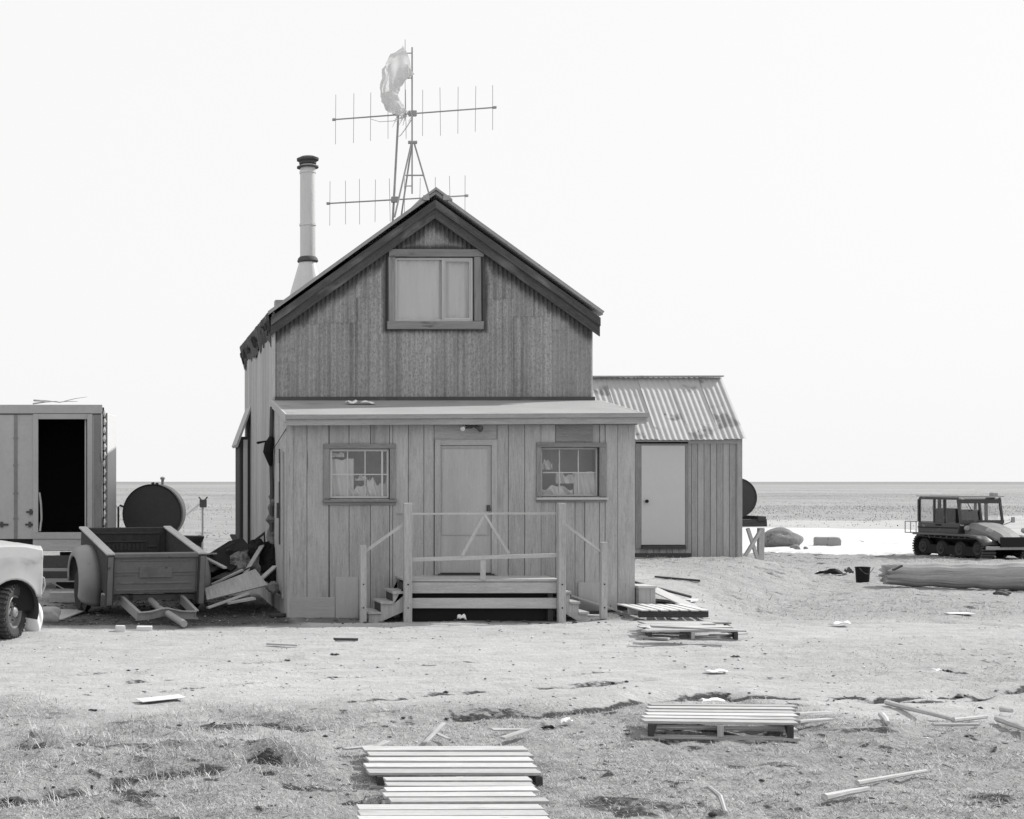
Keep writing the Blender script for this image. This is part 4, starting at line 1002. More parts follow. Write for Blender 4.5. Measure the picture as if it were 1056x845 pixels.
b = MB(); frame_ = [(-.56,.56,.06,.10),(-.56,-.52,.10,.50),(.52,.56,.10,.50),(-.34,.34,.20,.225),(-.34,.34,.385,.41),(-.36,-.335,.2,.41),(.335,.36,.2,.41),(-.56,-.36,.30,.33),(.36,.56,.30,.33),(-.56,.56,.52,.55)]
for x0,x1,z0,z1 in frame_: b.box((x0,Lb-.068,z0),(x1,Lb-.051,z1))
b.build('pressing', M['trailer_in'], hb, bev=.006)
b = MB()
for i in range(9):
    x = -.27+i*.067; b.box((x-.022,Lb-.064,.25),(x+.022,Lb-.051,.36))
    b.box((x-.008,Lb-.0655,.28),(x+.010,Lb-.0641,.335))
b.build('worn_embossing', M['trailer_in'], hb, bev=.006)
b = MB()
for i in range(11):
    x0 = -h+.06+i*(Wb-.12)/11; b.box((x0+.004,.05,.0),(x0+(Wb-.12)/11-.004,Lb-.05,.03+.004*random.random()))
b.build('bed_floor', wood('bed_boards',.30,.3,.35,[((.8,3,3),.5,.7,.09)]), tl)
def fender(sx):
    P = []; n = 18
    for i in range(n+1):
        a = R(200-220*i/n); row = []        # hoop over the wheel, seen from the side
        rr = .50
        cy_, cz_ = 1.02, .02
        for j,(o,k) in enumerate(((0,1.0),(.10,1.02),(.20,1.0),(.27,.93),(.31,.80),(.315,.70),(.30,.66))):
            row.append((sx*(h+.02+o), cy_+rr*k*cos(a)*1.22, cz_+rr*k*sin(a)*(1.0)))
        P.append(row)
    P = [[(p[0],p[1]+.02*v,p[2]-.14*v*(1-.10*j)) for j,p in enumerate(P[0])] for v in (1.0,.5)]+P
    b = MB(); b.grid(P)
    f = b.build('fender', M['fender'], tl, smooth=True)
    s = f.modifiers.new('thick','SOLIDIFY'); s.thickness = .012
    b = MB(); b.prism([(sx*(h+.22),.47,-.26),(sx*(h+.29),.48,-.26),(sx*(h+.26),.47,-.38)],(0,.01,0)); b.build('torn_strip', M['rust_dark'], f)
    b = MB(); b.lathe([(.17,.0),(.30,.01),(.335,.05),(.335,.14),(.30,.18),(.17,.19)],(sx*(h+.17)-.095,1.02,-.165),'x',30)
    wl = b.build('wheel', M['rubber'], tl, smooth=True)
    b = MB(); b.lathe([(.18,.03),(.16,.03),(.12,.06),(.06,.05),(.02,.03)],(sx*(h+.17)-.095,1.02,-.165),'x',24); b.build('rim', M['rust_dark'], wl, smooth=True)
fender(-1); fender(1)
b = MB(); b.box((-.38,.05,-.13),(-.31,Lb,-.02)); b.box((.31,.05,-.13),(.38,Lb,-.02)); b.box((-h,.95,-.2),(h,1.05,-.1)); b.box((-h+.03,.05,-.10),(h-.03,.12,-.02)); b.build('frame', M['rust_dark'], tl)
# drawbar: two channels down to an arched crossmember, tube tongue between
for x0,x1 in ((-.50,-.465),(.42,.39)):
    b = MB(); p, q = Vector((x0,.12,-.10)), Vector((x1,-.88,-.10)); b.bar(p,q,.012,.13); b.bar(p+Vector((.02,0,.06)),q+Vector((.02,0,.06)),.05,.012); b.bar(p+Vector((.02,0,-.06)),q+Vector((.02,0,-.06)),.05,.012); b.build('drawbar_channel', M['steel'], tl)
b = MB(); P1 = []; 
for i in range(25):
    u = i/24; x = -.465+.855*u; z = -.10+.055*math.exp(-((u-.47)/.2)**2); P1.append((x,z))
for (a,c),(d,e) in zip(P1[:-1],P1[1:]): 
    b.bar((a,-.88,c),(d+.001,-.88,e),.012,.12,up=(0,0,1)); b.bar((a,-.905,c+.06),(d,-.905,e+.06),.05,.012)
b.build('crossmember', M['steel'], tl)
b = MB(); b.tube([(-.04,.35,-.12),(-.05,-.5,-.09),(-.02,-1.72,.0)],.05,14); b.build('tongue', M['steel'], tl, smooth=True)
b = MB(); b.tube([(-.05,-.5,-.03),(.0,-.8,.0),(.1,-.72,.02),(.02,-.66,.01),(.12,-.8,-.02),(.2,-.86,-.05)],.009,6); b.build('wire_tangle', M['rust_dark'], tl)
tl.location = (.35,21.55,.335); tl.rotation_euler = (R(9.3),0,R(13.5))
# ------------------------------------------------------------------ pickup truck, nose to the right
tk = thing('pickup_truck','pale pickup truck with knobbly front tyre turned out, nose showing at the left edge','truck')
# local frame: +x forward, y=0 the near side, +y across, z up; front bumper plane near x=0
Wt = 1.85
wr, wx, ar = .345, -.46, .385          # wheel radius, wheel centre behind the nose
def side_panel(y, out):
    b = MB(); rows = []
    xsx = [-5.0,-4.72,-4.68,-4.5,-4.3,-4.1,-3.9,-3.72,-3.68,-3.3,-2.6,-2.15,-1.5]+[wx+ar*math.cos(R(a)) for a in range(180,-1,-12)]+[-.045]
    def zt(x): 
        pts = [(-5.0,1.15),(-2.15,1.17),(-1.3,1.20),(-.6,1.215),(-.28,1.205),(-.06,1.175)]
        for (a,c),(d,e) in zip(pts[:-1],pts[1:]):
            if a <= x <= d: return c+(e-c)*(x-a)/(d-a)
        return pts[-1][1] if x > -1 else pts[0][1]
    def zb(x):
        z = .50 if x < -.2 else .52
        for c in (wx,-4.2):
            q = ar**2-(x-c)**2
            if q > 0: z = max(z, .37+math.sqrt(q)*1.02)
        return z
    for x in xsx:
        lo, hi = zb(x), zt(x); r = []
        for v in (0,.06,.25,.5,.62,.66,.8,.92,1.0):
            z = lo+(hi-lo)*v
            o = out*(.04*math.sin(pi*min(1,max(0,(z-.45)/.85)))+ (.018 if z > .98 else 0) - (.05 if v == 1.0 else 0))
            o += out*.018*math.exp(-((z-lo)/.05)**2)*(1 if lo > .55 else 0)
            r.append((x, y-0*out+o, z))
        rows.append(r)
    # round the front corner
    last = rows[-1]
    for k,(dx,dy) in enumerate(((.022,.02),(.035,.07),(.035,.2))):
        rows.append([(p[0]+dx-.012*((p[2]-.85)/.4)**2*(k>0), p[1]-out*dy, p[2]) for p in last])
    b.grid(rows); return b
b = side_panel(0,-1); bd = b.build('body_side', M['truck'], tk, smooth=True); bd.modifiers.new('thick','SOLIDIFY').thickness = .012
b = side_panel(Wt,1); bd2 = b.build('body_side', M['truck'], tk, smooth=True); bd2.modifiers.new('thick','SOLIDIFY').thickness = .012
b = MB(); rows = []      # hood, crowned
for x,z in ((-1.55,1.20),(-1.2,1.20),(-.6,1.215),(-.28,1.205),(-.06,1.17),(-.03,1.10)):
    rows.append([(x,.02+(Wt-.04)*i/10, z-.0+.03*math.sin(pi*i/10)**.6-.012*(i in (2,8))) for i in range(11)])
b.grid(rows); b.build('hood', M['truck'], tk, smooth=True)
b = MB(); b.box((-.07,.14,.62),(-.03,Wt-.14,1.10)); g = b.build('grille', M['steel'], tk, bev=.01)
for y in (.30,Wt-.30):
    b = MB(); b.lathe([(.095,0),(.11,.02),(.11,.045),(.08,.06)],(-.05,y,.93),'x',20); b.build('headlight', M['galv'], tk, smooth=True)
b = MB(); b.box((-.05,.06,.50),(.02,Wt-.06,.63)); b.build('bumper', M['steel'], tk, bev=.025)
b = MB(); b.tube([(-.05,.04,.80),(.015,.02,.76),(.03,.02,.66),(-.02,.02,.56)],.014,8); b.build('bumper_bracket', M['steel'], tk)
b = MB(); b.box((-1.35,.1,.35),(-.1,Wt-.1,.95)); b.box((-4.9,.35,.42),(-1.3,Wt-.35,.58)); b.build('chassis', M['black'], tk)
# inner arch liner
for y0,s in ((.02,1),(Wt-.02,-1)):
    for c in (wx,-4.2):
        b = MB(); rows = []
        for i in range(17):
            a = R(200-220*i/16); rows.append([(c+(ar+.02)*cos(a),y0,.37+(ar+.02)*sin(a)*1.02),(c+ar*cos(a),y0+s*.36,.37+ar*sin(a))])
        b.grid(rows); b.build('wheel_well', M['rust_dark'], tk)
# cab, glass and cargo bed
b = MB(); b.prism([(-3.25,.03,1.14),(-1.55,.03,1.16),(-2.05,.16,1.74),(-3.1,.16,1.76)],(0,.02,0)); b.prism([(-3.25,Wt-.05,1.14),(-1.55,Wt-.05,1.16),(-2.05,Wt-.16,1.74),(-3.1,Wt-.16,1.76)],(0,.02,0))
b.build('side_window', M['black'], tk)
b = MB(); b.prism([(-3.12,.13,1.74),(-2.03,.13,1.72),(-2.12,.16,1.80),(-3.05,.16,1.82)],(0,Wt-.26,0)); cabroof = b.build('cab_roof', M['truck'], tk, bev=.03)
for a,c in (((-1.52,.06,1.16),(-2.06,.16,1.74)),((-1.52,Wt-.06,1.16),(-2.06,Wt-.16,1.74)),((-3.22,.05,1.14),(-3.08,.16,1.76)),((-3.22,Wt-.05,1.14),(-3.08,Wt-.16,1.76)),((-2.45,.04,1.15),(-2.5,.15,1.76))):
    b = MB(); b.bar(a,c,.06,.05); b.build('pillar', M['truck'], tk, bev=.01)
b = MB(); b.prism([(-1.54,.10,1.17),(-1.54,Wt-.10,1.17),(-2.04,Wt-.19,1.73),(-2.04,.19,1.73)],(-.01,0,0)); b.build('windscreen', M['black'], tk)
b = MB(); b.box((-4.98,.06,.75),(-3.3,Wt-.06,.80)); b.box((-3.32,.06,.8),(-3.27,Wt-.06,1.70)); b.box((-5.0,.03,.56),(-4.96,Wt-.03,1.12)); b.build('cargo_bed', M['truck'], tk)
def wheel(name, par, r, w, nlug, loc, rot):
    t = MB(); pr = [(r*.60,-w*.42),(r*.66,-w*.50),(r*.82,-w*.53),(r*.93,-w*.50),(r*.965,-w*.40),(r*.968,0),(r*.965,w*.40),(r*.93,w*.50),(r*.82,w*.53),(r*.66,w*.5),(r*.60,w*.42)]
    t.lathe(pr,(0,0,0),'y',44,cap=False)
    for k in range(nlug):
        a = 2*pi*k/nlug
        for s in (-1,1):
            aa = a+s*pi/nlug*.5
            d = Vector((cos(aa),0,sin(aa))); tt = Vector((-sin(aa),0,cos(aa)))
            p = d*(r*.965)+Vector((0,s*w*.05,0)); q_ = d*(r*.955)+Vector((0,s*w*.50,0))+tt*.012
            t.bar(p,q_,.034,.050,up=d)
            t.bar(q_-d*.005,d*(r*.885)+Vector((0,s*w*.535,0))+tt*.012,.032,.022,up=(0,s,0))
    o = t.build('tyre', M['rubber_dust'], None, smooth=False)
    b = MB(); b.lathe([(r*.62,-w*.44),(r*.585,-w*.47),(r*.56,-w*.40),(r*.53,-w*.22),(r*.42,-w*.18),(r*.34,-w*.30),(r*.22,-w*.33),(r*.215,-w*.26)],(0,0,0),'y',36,cap=False)
    rim = b.build('rim', M['alu'], o, smooth=True)
    b = MB(); b.lathe([(r*.22,-w*.26),(r*.20,-w*.48),(r*.13,-w*.56),(.01,-w*.57)],(0,0,0),'y',20,cap=False); b.build('hub', M['alu'], o, smooth=True)
    b = MB(); b.lathe([(r*.60,w*.42),(.02,w*.2)],(0,0,0),'y',24,cap=False); b.build('rim_back', M['rust_dark'], o)
    nb = MB()
    for k in range(6):
        a = 2*pi*k/6+.3; nb.lathe([(.012,0),(.012,-.03)],(r*.30*cos(a),-w*.31,r*.30*sin(a)),'y',6)
    nb.build('lug_nut', M['rust_dark'], o)
    o.name = name; o.parent = par; o.location = loc; o.rotation_euler = rot
    return o
w0 = wheel('front_wheel', tk, wr, .235, 30, (wx,.13,wr-.005), (0,0,R(36)))
w0.name = 'wheel'
for loc,rz in (((wx,Wt-.13,wr-.005),R(36)+pi),((-4.2,.13,wr-.005),0),((-4.2,Wt-.13,wr-.005),pi)):
    c = copy_tree(w0, tk); c.location = loc; c.rotation_euler = (0,0,rz)
pn = at(45,590,18.7)
tk.location = (pn.x,pn.y,0); tk.rotation_euler = (0,0,R(34))

# ------------------------------------------------------------------ antennas, mast, windsock
Za = 25.3
A = lambda px,py,dz=0: at(px,py,Za+dz)
mt = thing('antenna_mast','thin steel mast on a narrow tripod straddling the roof ridge','mast')
b = MB(); b.rod(A(425,200),A(425,49),.014,8); b.build('pole', M['steel'], mt)
for a,c in ((A(424.5,147),A(407,224,-.5)),(A(425,147),A(414,222,.5)),(A(427,147),A(446,212,0))):
    b = MB(); b.rod(a,c,.016,6); b.build('leg', M['steel'], mt)
b = MB(); b.rod(A(418,181),A(437,181),.014,6); b.rod(A(418,192),A(424,192),.010,6); b.rod(A(421,147),A(430,147),.03,8); b.build('brace', M['steel'], mt)
b = MB(); b.rod(A(417.8,118),A(417.8,41),.006,5); b.build('whip', M['steel'], mt)
settle(mt,A(425,214))
m2 = thing('antenna_mast','second thinner mast leaning slightly left of the tripod on the roof','mast')
b = MB(); b.rod(A(404.5,238,.2),A(411,117,.2),.020,8); b.build('pole', M['steel'], m2); settle(m2,A(404.5,234,.2))
def yagi(label, p, q, n, hs_, r, dz):
    t = thing('yagi_antenna', label, 'antenna','yagi antennas on the roof masts' )
    del t['group']
    P, Q = A(*p,dz), A(*q,dz); b = MB(); b.rod(P,Q,.013,8); bo = b.build('boom', M['steel'], t)
    for e in (P,Q):
        b = MB(); b.lathe([(.024,-.03),(.026,0),(.024,.03)],e,(Q-P),10); b.build('end_cap', M['steel'], t)
    for i in range(n):
        u = .012+.976*i/(n-1); c = P.lerp(Q,u); hh = hs_*(1+.08*(1-u))*.5*(1+random.uniform(-.04,.04))
        b = MB(); b.rod(c+Vector((random.uniform(-.012,.012),0,hh)),c+Vector((random.uniform(-.012,.012),0,-hh)),r,5); b.build('element', M['alu'], t)
    return t,P,Q
t1,P,Q = yagi('upper yagi antenna with a long boom near the windsock',(344.5,123.5),(510,111),10,.80,.0048,-.03)
b = MB(); c = A(425.5,117.2,-.03); b.box(c-Vector((.07,.03,.05)),c+Vector((.07,.03,.05))); b.build('clamp', M['steel'], t1, bev=.01)
b = MB(); b.tube([A(382,121,-.03)-Vector((0,0,.03)),A(392,124,-.03)-Vector((0,0,.03)),A(405,122,-.03)-Vector((0,0,.05)),A(420,120,-.05)],.007,5); b.build('cable', M['white_pnt'], t1)
settle(t1,c)
t2,P,Q = yagi('lower yagi antenna with its boom just above the roof ridge',(338.5,210),(481,202),10,.72,.0048,.15)
b = MB(); c = A(407,206,.17); b.box(c-Vector((.06,.04,.05)),c+Vector((.06,.04,.05))); b.build('clamp', M['steel'], t2, bev=.01); settle(t2,c)
wk = thing('windsock','torn pale windsock hanging limp from the mast top','windsock')
ctr = [(420.5,62,15.5,6.0),(414,66,15.5,7),(408.5,76,14,8),(403.5,86,11,9),(400.5,94,9.5,9),(402,102,9,8.5),(407,109,8.5,7.5),(412,114.5,6.5,5.5),(417,117,3.5,3.5)]
# cross-section ellipse: a = half height along the local normal, b = half depth
rows = []; nseg = 28
dense = []
for (a,c) in zip(ctr[:-1],ctr[1:]):
    for k in range(4): dense.append(tuple(a[i]+(c[i]-a[i])*k/4 for i in range(4)))
dense.append(ctr[-1])
for i,(px,py,ra,rb) in enumerate(dense):
    j0, j1 = max(0,i-2), min(len(dense)-1,i+2)
    d = Vector((dense[j1][0]-dense[j0][0],0,-(dense[j1][1]-dense[j0][1]))).normalized() if i > 2 else Vector((-.8,0,-.25)).normalized()
    nrm = Vector((-d.z,0,d.x)); c = A(px,py,-.06); s = Za/F; r = []
    for k in range(nseg+1):
        a = 2*pi*k/nseg; wv = 1+.13*sin(3*a+i*.5)+.09*sin(7*a-i*.8)+.05*random.uniform(-1,1)
        r.append(c+nrm*(ra*s*cos(a)*wv*.92)+Vector((0,rb*s*sin(a)*wv,0)))
    rows.append(r)
b = MB(); b.grid(rows); b.build('sleeve', M['sock'], wk, smooth=True)
b = MB(); b.rod(A(410,82),A(425,80.5),.010,6); b.rod(A(414,55),A(425,55),.010,6); b.build('hoop', M['steel'], wk)
b = MB()
for k in range(7): 
    a = A(412+1.8*k,114+1*(k%2),-.06); b.tube([a,a+Vector((random.uniform(-.05,.05),0,-.10)),a+Vector((random.uniform(-.13,.06),0,-.18-.12*random.random()))],[.012,.010,.004],5)
b.tube([A(424,124),A(419,132),A(413,140),A(411,141)],[.012,.012,.01,.006],5); b.build('frayed_end', M['sock'], wk); settle(wk,A(425,66))

# thin post with the diagonal arm, far side of the tank
Zq = 33; po = thing('post','slim pole with a diagonal stay, right of the large fuel tank','post')
Q = lambda px,py: at(px,py,Zq)
b = MB(); b.rod(Vector((Q(209,0).x,Zq,-.1)),Q(209,518),.025,8); b.build('pole', M['steel'], po)
b = MB(); b.rod(Q(208,518),at(192,531,Zq+.3),.03,6); b.build('stay', M['white_pnt'], po)
b = MB(); c = Q(209.5,518); b.box(c-Vector((.08,.06,.12)),c+Vector((.08,.06,.06))); b.rod(c,c+Vector((-.10,0,.12)),.02,6); b.rod(c,c+Vector((.1,0,.12)),.02,6); b.build('fitting', M['rust_dark'], po, bev=.02); settle(po,(Q(209,0).x,Zq,0))
# oil drum behind the trailer
Zd = 25.0; dc = xat(192.5,Zd); dr_ = thing('oil_drum','dark open drum with a flared rim behind the trailer','drum')
b = MB(); zt = zat(553,Zd); b.lathe([(.0,-.02),(.22,-.02),(.24,.02),(.245,.3),(.26,.31),(.245,.33),(.25,.6),(.265,.61),(.25,.63),(.25,zt-.12),(.27,zt-.10),(.30,zt-.03),(.30,zt),(.27,zt),(.26,zt-.06),(.24,.2)],(dc,Zd,0),'z',28,cap=False); b.build('shell', M['tank'], dr_, smooth=True)
settle(dr_,(dc,Zd,0))

# ------------------------------------------------------------------ tracked snow vehicle (local: -y forward)
sv = thing('tracked_vehicle','boxy tracked snow vehicle with pale hood parked beyond the log','vehicle')
cw = .70
def trk(sx):
    t = MB(); pts = []; y0,y1,r = -1.15,1.15,.30; x = sx*.62
    def loop(r,off): 
        P = []
        for i in range(15): a = R(90+180*i/14); P.append((y0+r*.9*cos(a),.33+r*sin(a)))
        for i in range(9): P.append((y0+(y1-y0)*(i+.5)/9,.33-r))
        for i in range(15): a = R(-90+180*i/14); P.append((y1+r*.9*cos(a),.33+r*sin(a)))
        for i in range(9): P.append((y1+(y0-y1)*(i+.5)/9,.33+r-.03*sin(pi*(i+.5)/9)))
        return P
    o, n = loop(.33,0), loop(.30,0); m = len(o); rows = []
    for k in range(m+1):
        a, c = o[k%m], n[k%m]
        rows.append([(x-.2,a[0],a[1]),(x+.2,a[0],a[1]),(x+.2,c[0],c[1]),(x-.2,c[0],c[1]),(x-.2,a[0],a[1])])
    t.grid(rows)
    tb = t.build('track', M['rubber'], sv)
    b = MB()
    for k in range(m):
        a = o[k]; d = Vector((0,o[(k+1)%m][0]-o[k-1][0],o[(k+1)%m][1]-o[k-1][1])).normalized(); nn = Vector((0,d.z,-d.y))
        p = Vector((0,a[0],a[1])); cen = Vector((0,max(y0,min(y1,a[0])),.33)); 
        if (p-cen).dot(nn) < 0: nn = -nn
        b.bar(p+nn*.02+Vector((x-.21,0,0)),p+nn*.02+Vector((x+.21,0,0)),.045,.05,up=nn)
    b.build('grouser', M['rust_dark'], tb)
    for y,r in ((y0,.25),(-.40,.25),(.38,.25),(y1,.27)):
        b = MB(); b.lathe([(r*.55,-.10),(r*.85,-.09),(r,-.06),(r,.06),(r*.85,.09),(r*.55,.10)],(x,y,.33-(.0 if abs(y)>1 else .04)),'x',24); w = b.build('wheel', M['rubber'], tb, smooth=True)
        b = MB(); b.lathe([(r*.62,-.115),(r*.3,-.09),(r*.12,-.14),(.01,-.14)],(x,y,.33-(.0 if abs(y)>1 else .04)),'x',18,cap=False); b.build('rim', M['rubber_dust'], tb, smooth=True)
trk(-1); trk(1)
for sx in (-1,1):
    b = MB(); b.box((sx*.62-.08,-1.0,.13),(sx*.62+.08,1.0,.40)); b.box((sx*.44-.02,-1.15,.25),(sx*.44+.02,1.2,.62)); b.build('bogie_frame', M['black'], sv)
b = MB(); b.prism([(-cw,-.30,.72),(-cw,1.42,.72),(-cw,1.42,1.06),(-cw,-.42,1.06)],(2*cw,0,0)); body = b.build('body', M['snowcat'], sv, bev=.03)
b = MB(); b.box((-.40,-1.30,.36),(.40,1.3,.72)); b.build('hull', M['black'], sv)
# fenders over the tracks
for sx in (-1,1):
    b = MB(); rows = []
    for y,z in ((1.45,.74),(.2,.75),(-.9,.74),(-1.25,.70),(-1.48,.58),(-1.55,.46)): rows.append([(sx*.38,y,z+.01),(sx*.60,y,z+.02),(sx*.82,y,z),(sx*.86,y,z-.05)])
    b.grid(rows); f = b.build('fender', M['snowcat'], sv, smooth=True); f.modifiers.new('thick','SOLIDIFY').thickness = .02
# hood
b = MB(); rows = []
for y,z,hw in ((-.36,1.08,.52),(-.7,1.05,.50),(-1.15,.93,.46),(-1.50,.78,.42),(-1.62,.66,.40)): rows.append([(-hw,y,.60),(-hw,y,z-.14),(-hw+.16,y,z),(0,y,z+.015),(hw-.16,y,z),(hw,y,z-.14),(hw,y,.60)])
b.grid(rows); b.build('hood', M['cat_lt'], sv)
b = MB(); b.box((-.38,-1.64,.42),(.38,-1.60,.70)); b.build('grille', M['black'], sv)
b = MB(); b.box((-.80,-1.60,.34),(.86,-1.56,.44)); b.build('bumper', M['steel'], sv, bev=.01)
for sx in (-1,1):
    b = MB(); b.lathe([(.07,.06),(.085,0),(.08,-.05),(.05,-.07)],(sx*.55,-1.40,.88),'y',16); b.build('headlight', M['steel'], sv, smooth=True)
b = MB(); b.tube([(-.62,-.45,1.00),(-.74,-.5,1.0),(-.76,-.5,1.02)],.02,6); b.lathe([(.07,0),(.08,.05),(.06,.08)],(-.58,-.50,.92),(0,-1,0),14); b.build('side_lamp', M['steel'], sv)
# cab: posts, roof, window frames
zt, zw = 1.74, 1.06
b = MB(); b.prism([(-cw,-.32,zt),(-cw,1.42,zt),(-cw+.04,1.40,zt+.09),(-cw+.04,-.28,zt+.07)],(2*cw,0,0)); rf = b.build('roof', M['snowcat'], sv, bev=.02)
b = MB(); b.prism([(-cw+.2,-.1,zt+.085),(-cw+.2,1.3,zt+.095),(-cw+.28,1.25,zt+.13),(-cw+.28,0,zt+.125)],(2*cw-.4,0,0)); b.build('roof_hatch', M['cat_lt'], rf, bev=.02)
b = MB(); b.bar((-cw-.02,1.45,zt+.10),(-cw-.02,-.38,zt+.10),.03,.03); b.bar((cw+.02,1.45,zt+.10),(cw+.02,-.38,zt+.10),.03,.03); b.bar((-cw,-.36,zt+.10),(cw,-.36,zt+.10),.03,.03); b.build('roof_rack', M['steel'], rf)
b = MB(); b.box((cw-.3,-.35,zt+.09),(cw-.12,-.18,zt+.22)); b.build('beacon', M['steel'], rf, bev=.03)
for x,y,xb,yb,w in ((-cw+.03,-.28,-cw+.03,-.40,.07),(cw-.03,-.28,cw-.03,-.40,.07),(0,-.28,0,-.40,.06),(-cw+.03,.28,-cw+.03,.26,.09),(cw-.03,.28,cw-.03,.26,.09),(-cw+.03,.72,-cw+.03,.72,.07),(cw-.03,.72,cw-.03,.72,.07),(-cw+.03,1.39,-cw+.03,1.39,.10),(cw-.03,1.39,cw-.03,1.39,.10),(0,1.39,0,1.39,.10)):
    b = MB(); b.bar((xb,yb,zw),(x,y,zt),w,.05,up=(0,1,0)); b.build('pillar', M['snowcat'], sv, bev=.01)
b = MB(); b.bar((-cw,-.40,zw+.04),(cw,-.40,zw+.04),.05,.10); b.bar((-cw,-.29,zt-.05),(cw,-.29,zt-.05),.05,.10); b.build('windscreen_frame', M['snowcat'], sv)
b = MB(); b.prism([(-cw+.05,-.36,zw+.06),(cw-.05,-.36,zw+.06),(cw-.05,-.275,zt-.05),(-cw+.05,-.275,zt-.05)],(0,.008,0)); b.box((-cw+.012,-.2,zw),(-cw+.018,1.36,zt)); b.box((cw-.018,-.2,zw),(cw-.012,1.36,zt)); b.box((-cw+.1,1.385,zw),(cw-.1,1.39,zt)); b.build('window_pane', M['glass'], sv)
b = MB(); b.box((-.62,.35,zw-.1),(-.1,.8,zw+.42)); b.box((.1,.35,zw-.1),(.6,.8,zw+.38)); b.build('seat', M['black'], sv, bev=.06)
b = MB(); b.rod((-cw+.3,-.33,zt-.1),(-cw+.42,-.37,zw+.35),.01,5); b.build('wiper', M['black'], sv)
b = MB(); frame_pts = [(-cw-.03,1.45,1.06),(-cw-.03,1.95,1.06),(-cw-.03,1.95,.72),(-cw-.03,1.45,.72)]
b.tube(frame_pts,.018,6,close=True); b.tube([(cw,p[1],p[2]) for p in frame_pts],.018,6,close=True)
for x in (-cw-.03,-.2,.3,cw): b.rod((x,1.95,.72),(x,1.95,1.06),.015,6)
b.rod((-cw-.03,1.95,1.06),(cw,1.95,1.06),.016,6); b.rod((-cw-.03,1.95,.72),(cw,1.95,.72),.016,6); b.rod((-cw-.03,1.7,1.06),(-cw-.03,1.7,.72),.014,6); b.build('rear_rack', M['alu'], sv)
b = MB(); b.bar((-cw-.012,1.40,.90),(-cw-.012,-.3,.92),.02,.03); b.box((-cw-.02,.4,.97),(-cw-.005,.62,1.02)); b.build('door_trim', M['black'], sv)
b = MB(); b.tube([(.62,-.45,1.0),(.85,-.5,1.1),(.9,-.5,1.2)],.015,6); b.box((.86,-.53,1.08),(.96,-.5,1.24)); b.build('mirror', M['steel'], sv)
Zv = 37.6; pv = at(1012,577.5,Zv); sv.location = (pv.x+.28,Zv+.9,hs(pv.x,Zv+.5)-.05); sv.rotation_euler = (0,0,R(8)); sv.scale = (.90,.90,.90)
# ------------------------------------------------------------------ driftwood log, bucket, rocks
lg = thing('driftwood_log','huge weathered driftwood log with one blunt end','log')
b = MB(); ctr_ = []; rad = []
for k in range(30):
    u = k/29; px = 913+(1150-913)*u; Z = 27.6-1.6*u
    yb = 603+9*u; yt = 585.5-(3 if u < .45 else 3+22*(u-.45)**1.3)
    r = (yb-yt)/2*Z/F*1.06; c = at(px,(yb+yt)/2,Z); c.z += .012*sin(k*1.3)
    ctr_.append(c); rad.append(r*(.90 if k == 0 else .97 if k == 1 else 1)*(1+.02*sin(k*2.1)))
n = 56; rows = []
crk = [1-.07*max(0,float(vnoise(np.array(q_*1.0),np.array(.5),77))-.62)/.38 for q_ in range(n)]; crk.append(crk[0])
for k,(c,r) in enumerate(zip(ctr_,rad)):
    rows.append([Vector((c.x+ (0 if k else .05*sin(q_)), c.y+r*1.05*cos(2*pi*q_/n)*(1+.02*sin(5*2*pi*q_/n+k*.12))*crk[q_%n], c.z+r*sin(2*pi*q_/n)*(1+.02*sin(4*2*pi*q_/n+1+k*.1))*crk[q_%n])) for q_ in range(n+1)])
b.grid(rows); b.v.append(tuple(ctr_[0])); e = len(b.v)-1
for q_ in range(n): b.f.append([e,q_,q_+1]); b.uv.append([(0,0),(.02,0),(.02,.02)])
trunk = b.build('trunk', M['driftlog'], lg, smooth=True)
for me_ in (trunk.data,):
    ul = me_.uv_layers[0]
b = MB(); p, q_ = gnd(936,606), gnd(982,608); p.z += .12; q_.z += .13; b.bar(p+Vector((0,-.02,.06)),q_+Vector((0,-.02,.05)),.03,.025,jit=.01); b.build('split_strip', M['lumber'], lg)
b = MB(); p, q_ = at(921,588,27.2), at(930,583.5,27.25); b.bar(p,q_,.05,.03); b.build('loose_bark', M['dark_wood'], lg)
settle(lg,(ctr_[8].x,ctr_[8].y,0))
b = MB(); p = gnd(893.5,601.5); x, y = p.x, p.y+.15; s = y/F
prof = [(.0,0),(5.8*s,0),(6.2*s,.03),(7.1*s,.31),(7.5*s,.315),(7.5*s,.33),(6.9*s,.33),(5.8*s,.05),(0,.04)]
bk = thing('bucket','black tapered bucket standing open by the blunt log end','bucket'); b.lathe([(r,z-.02) for r,z in prof],(x,y,p.z),'z',28,cap=False); b.build('pail', M['vinyl'], bk, smooth=True)
b = MB(); pts = [(x-.14+.28*i/8, y-.15-.03*sin(pi*i/8), p.z+.30-.12*sin(pi*i/8)) for i in range(9)]; b.tube(pts,.006,5); b.build('bail', M['rust_dark'], bk); settle(bk,(x,y,p.z))
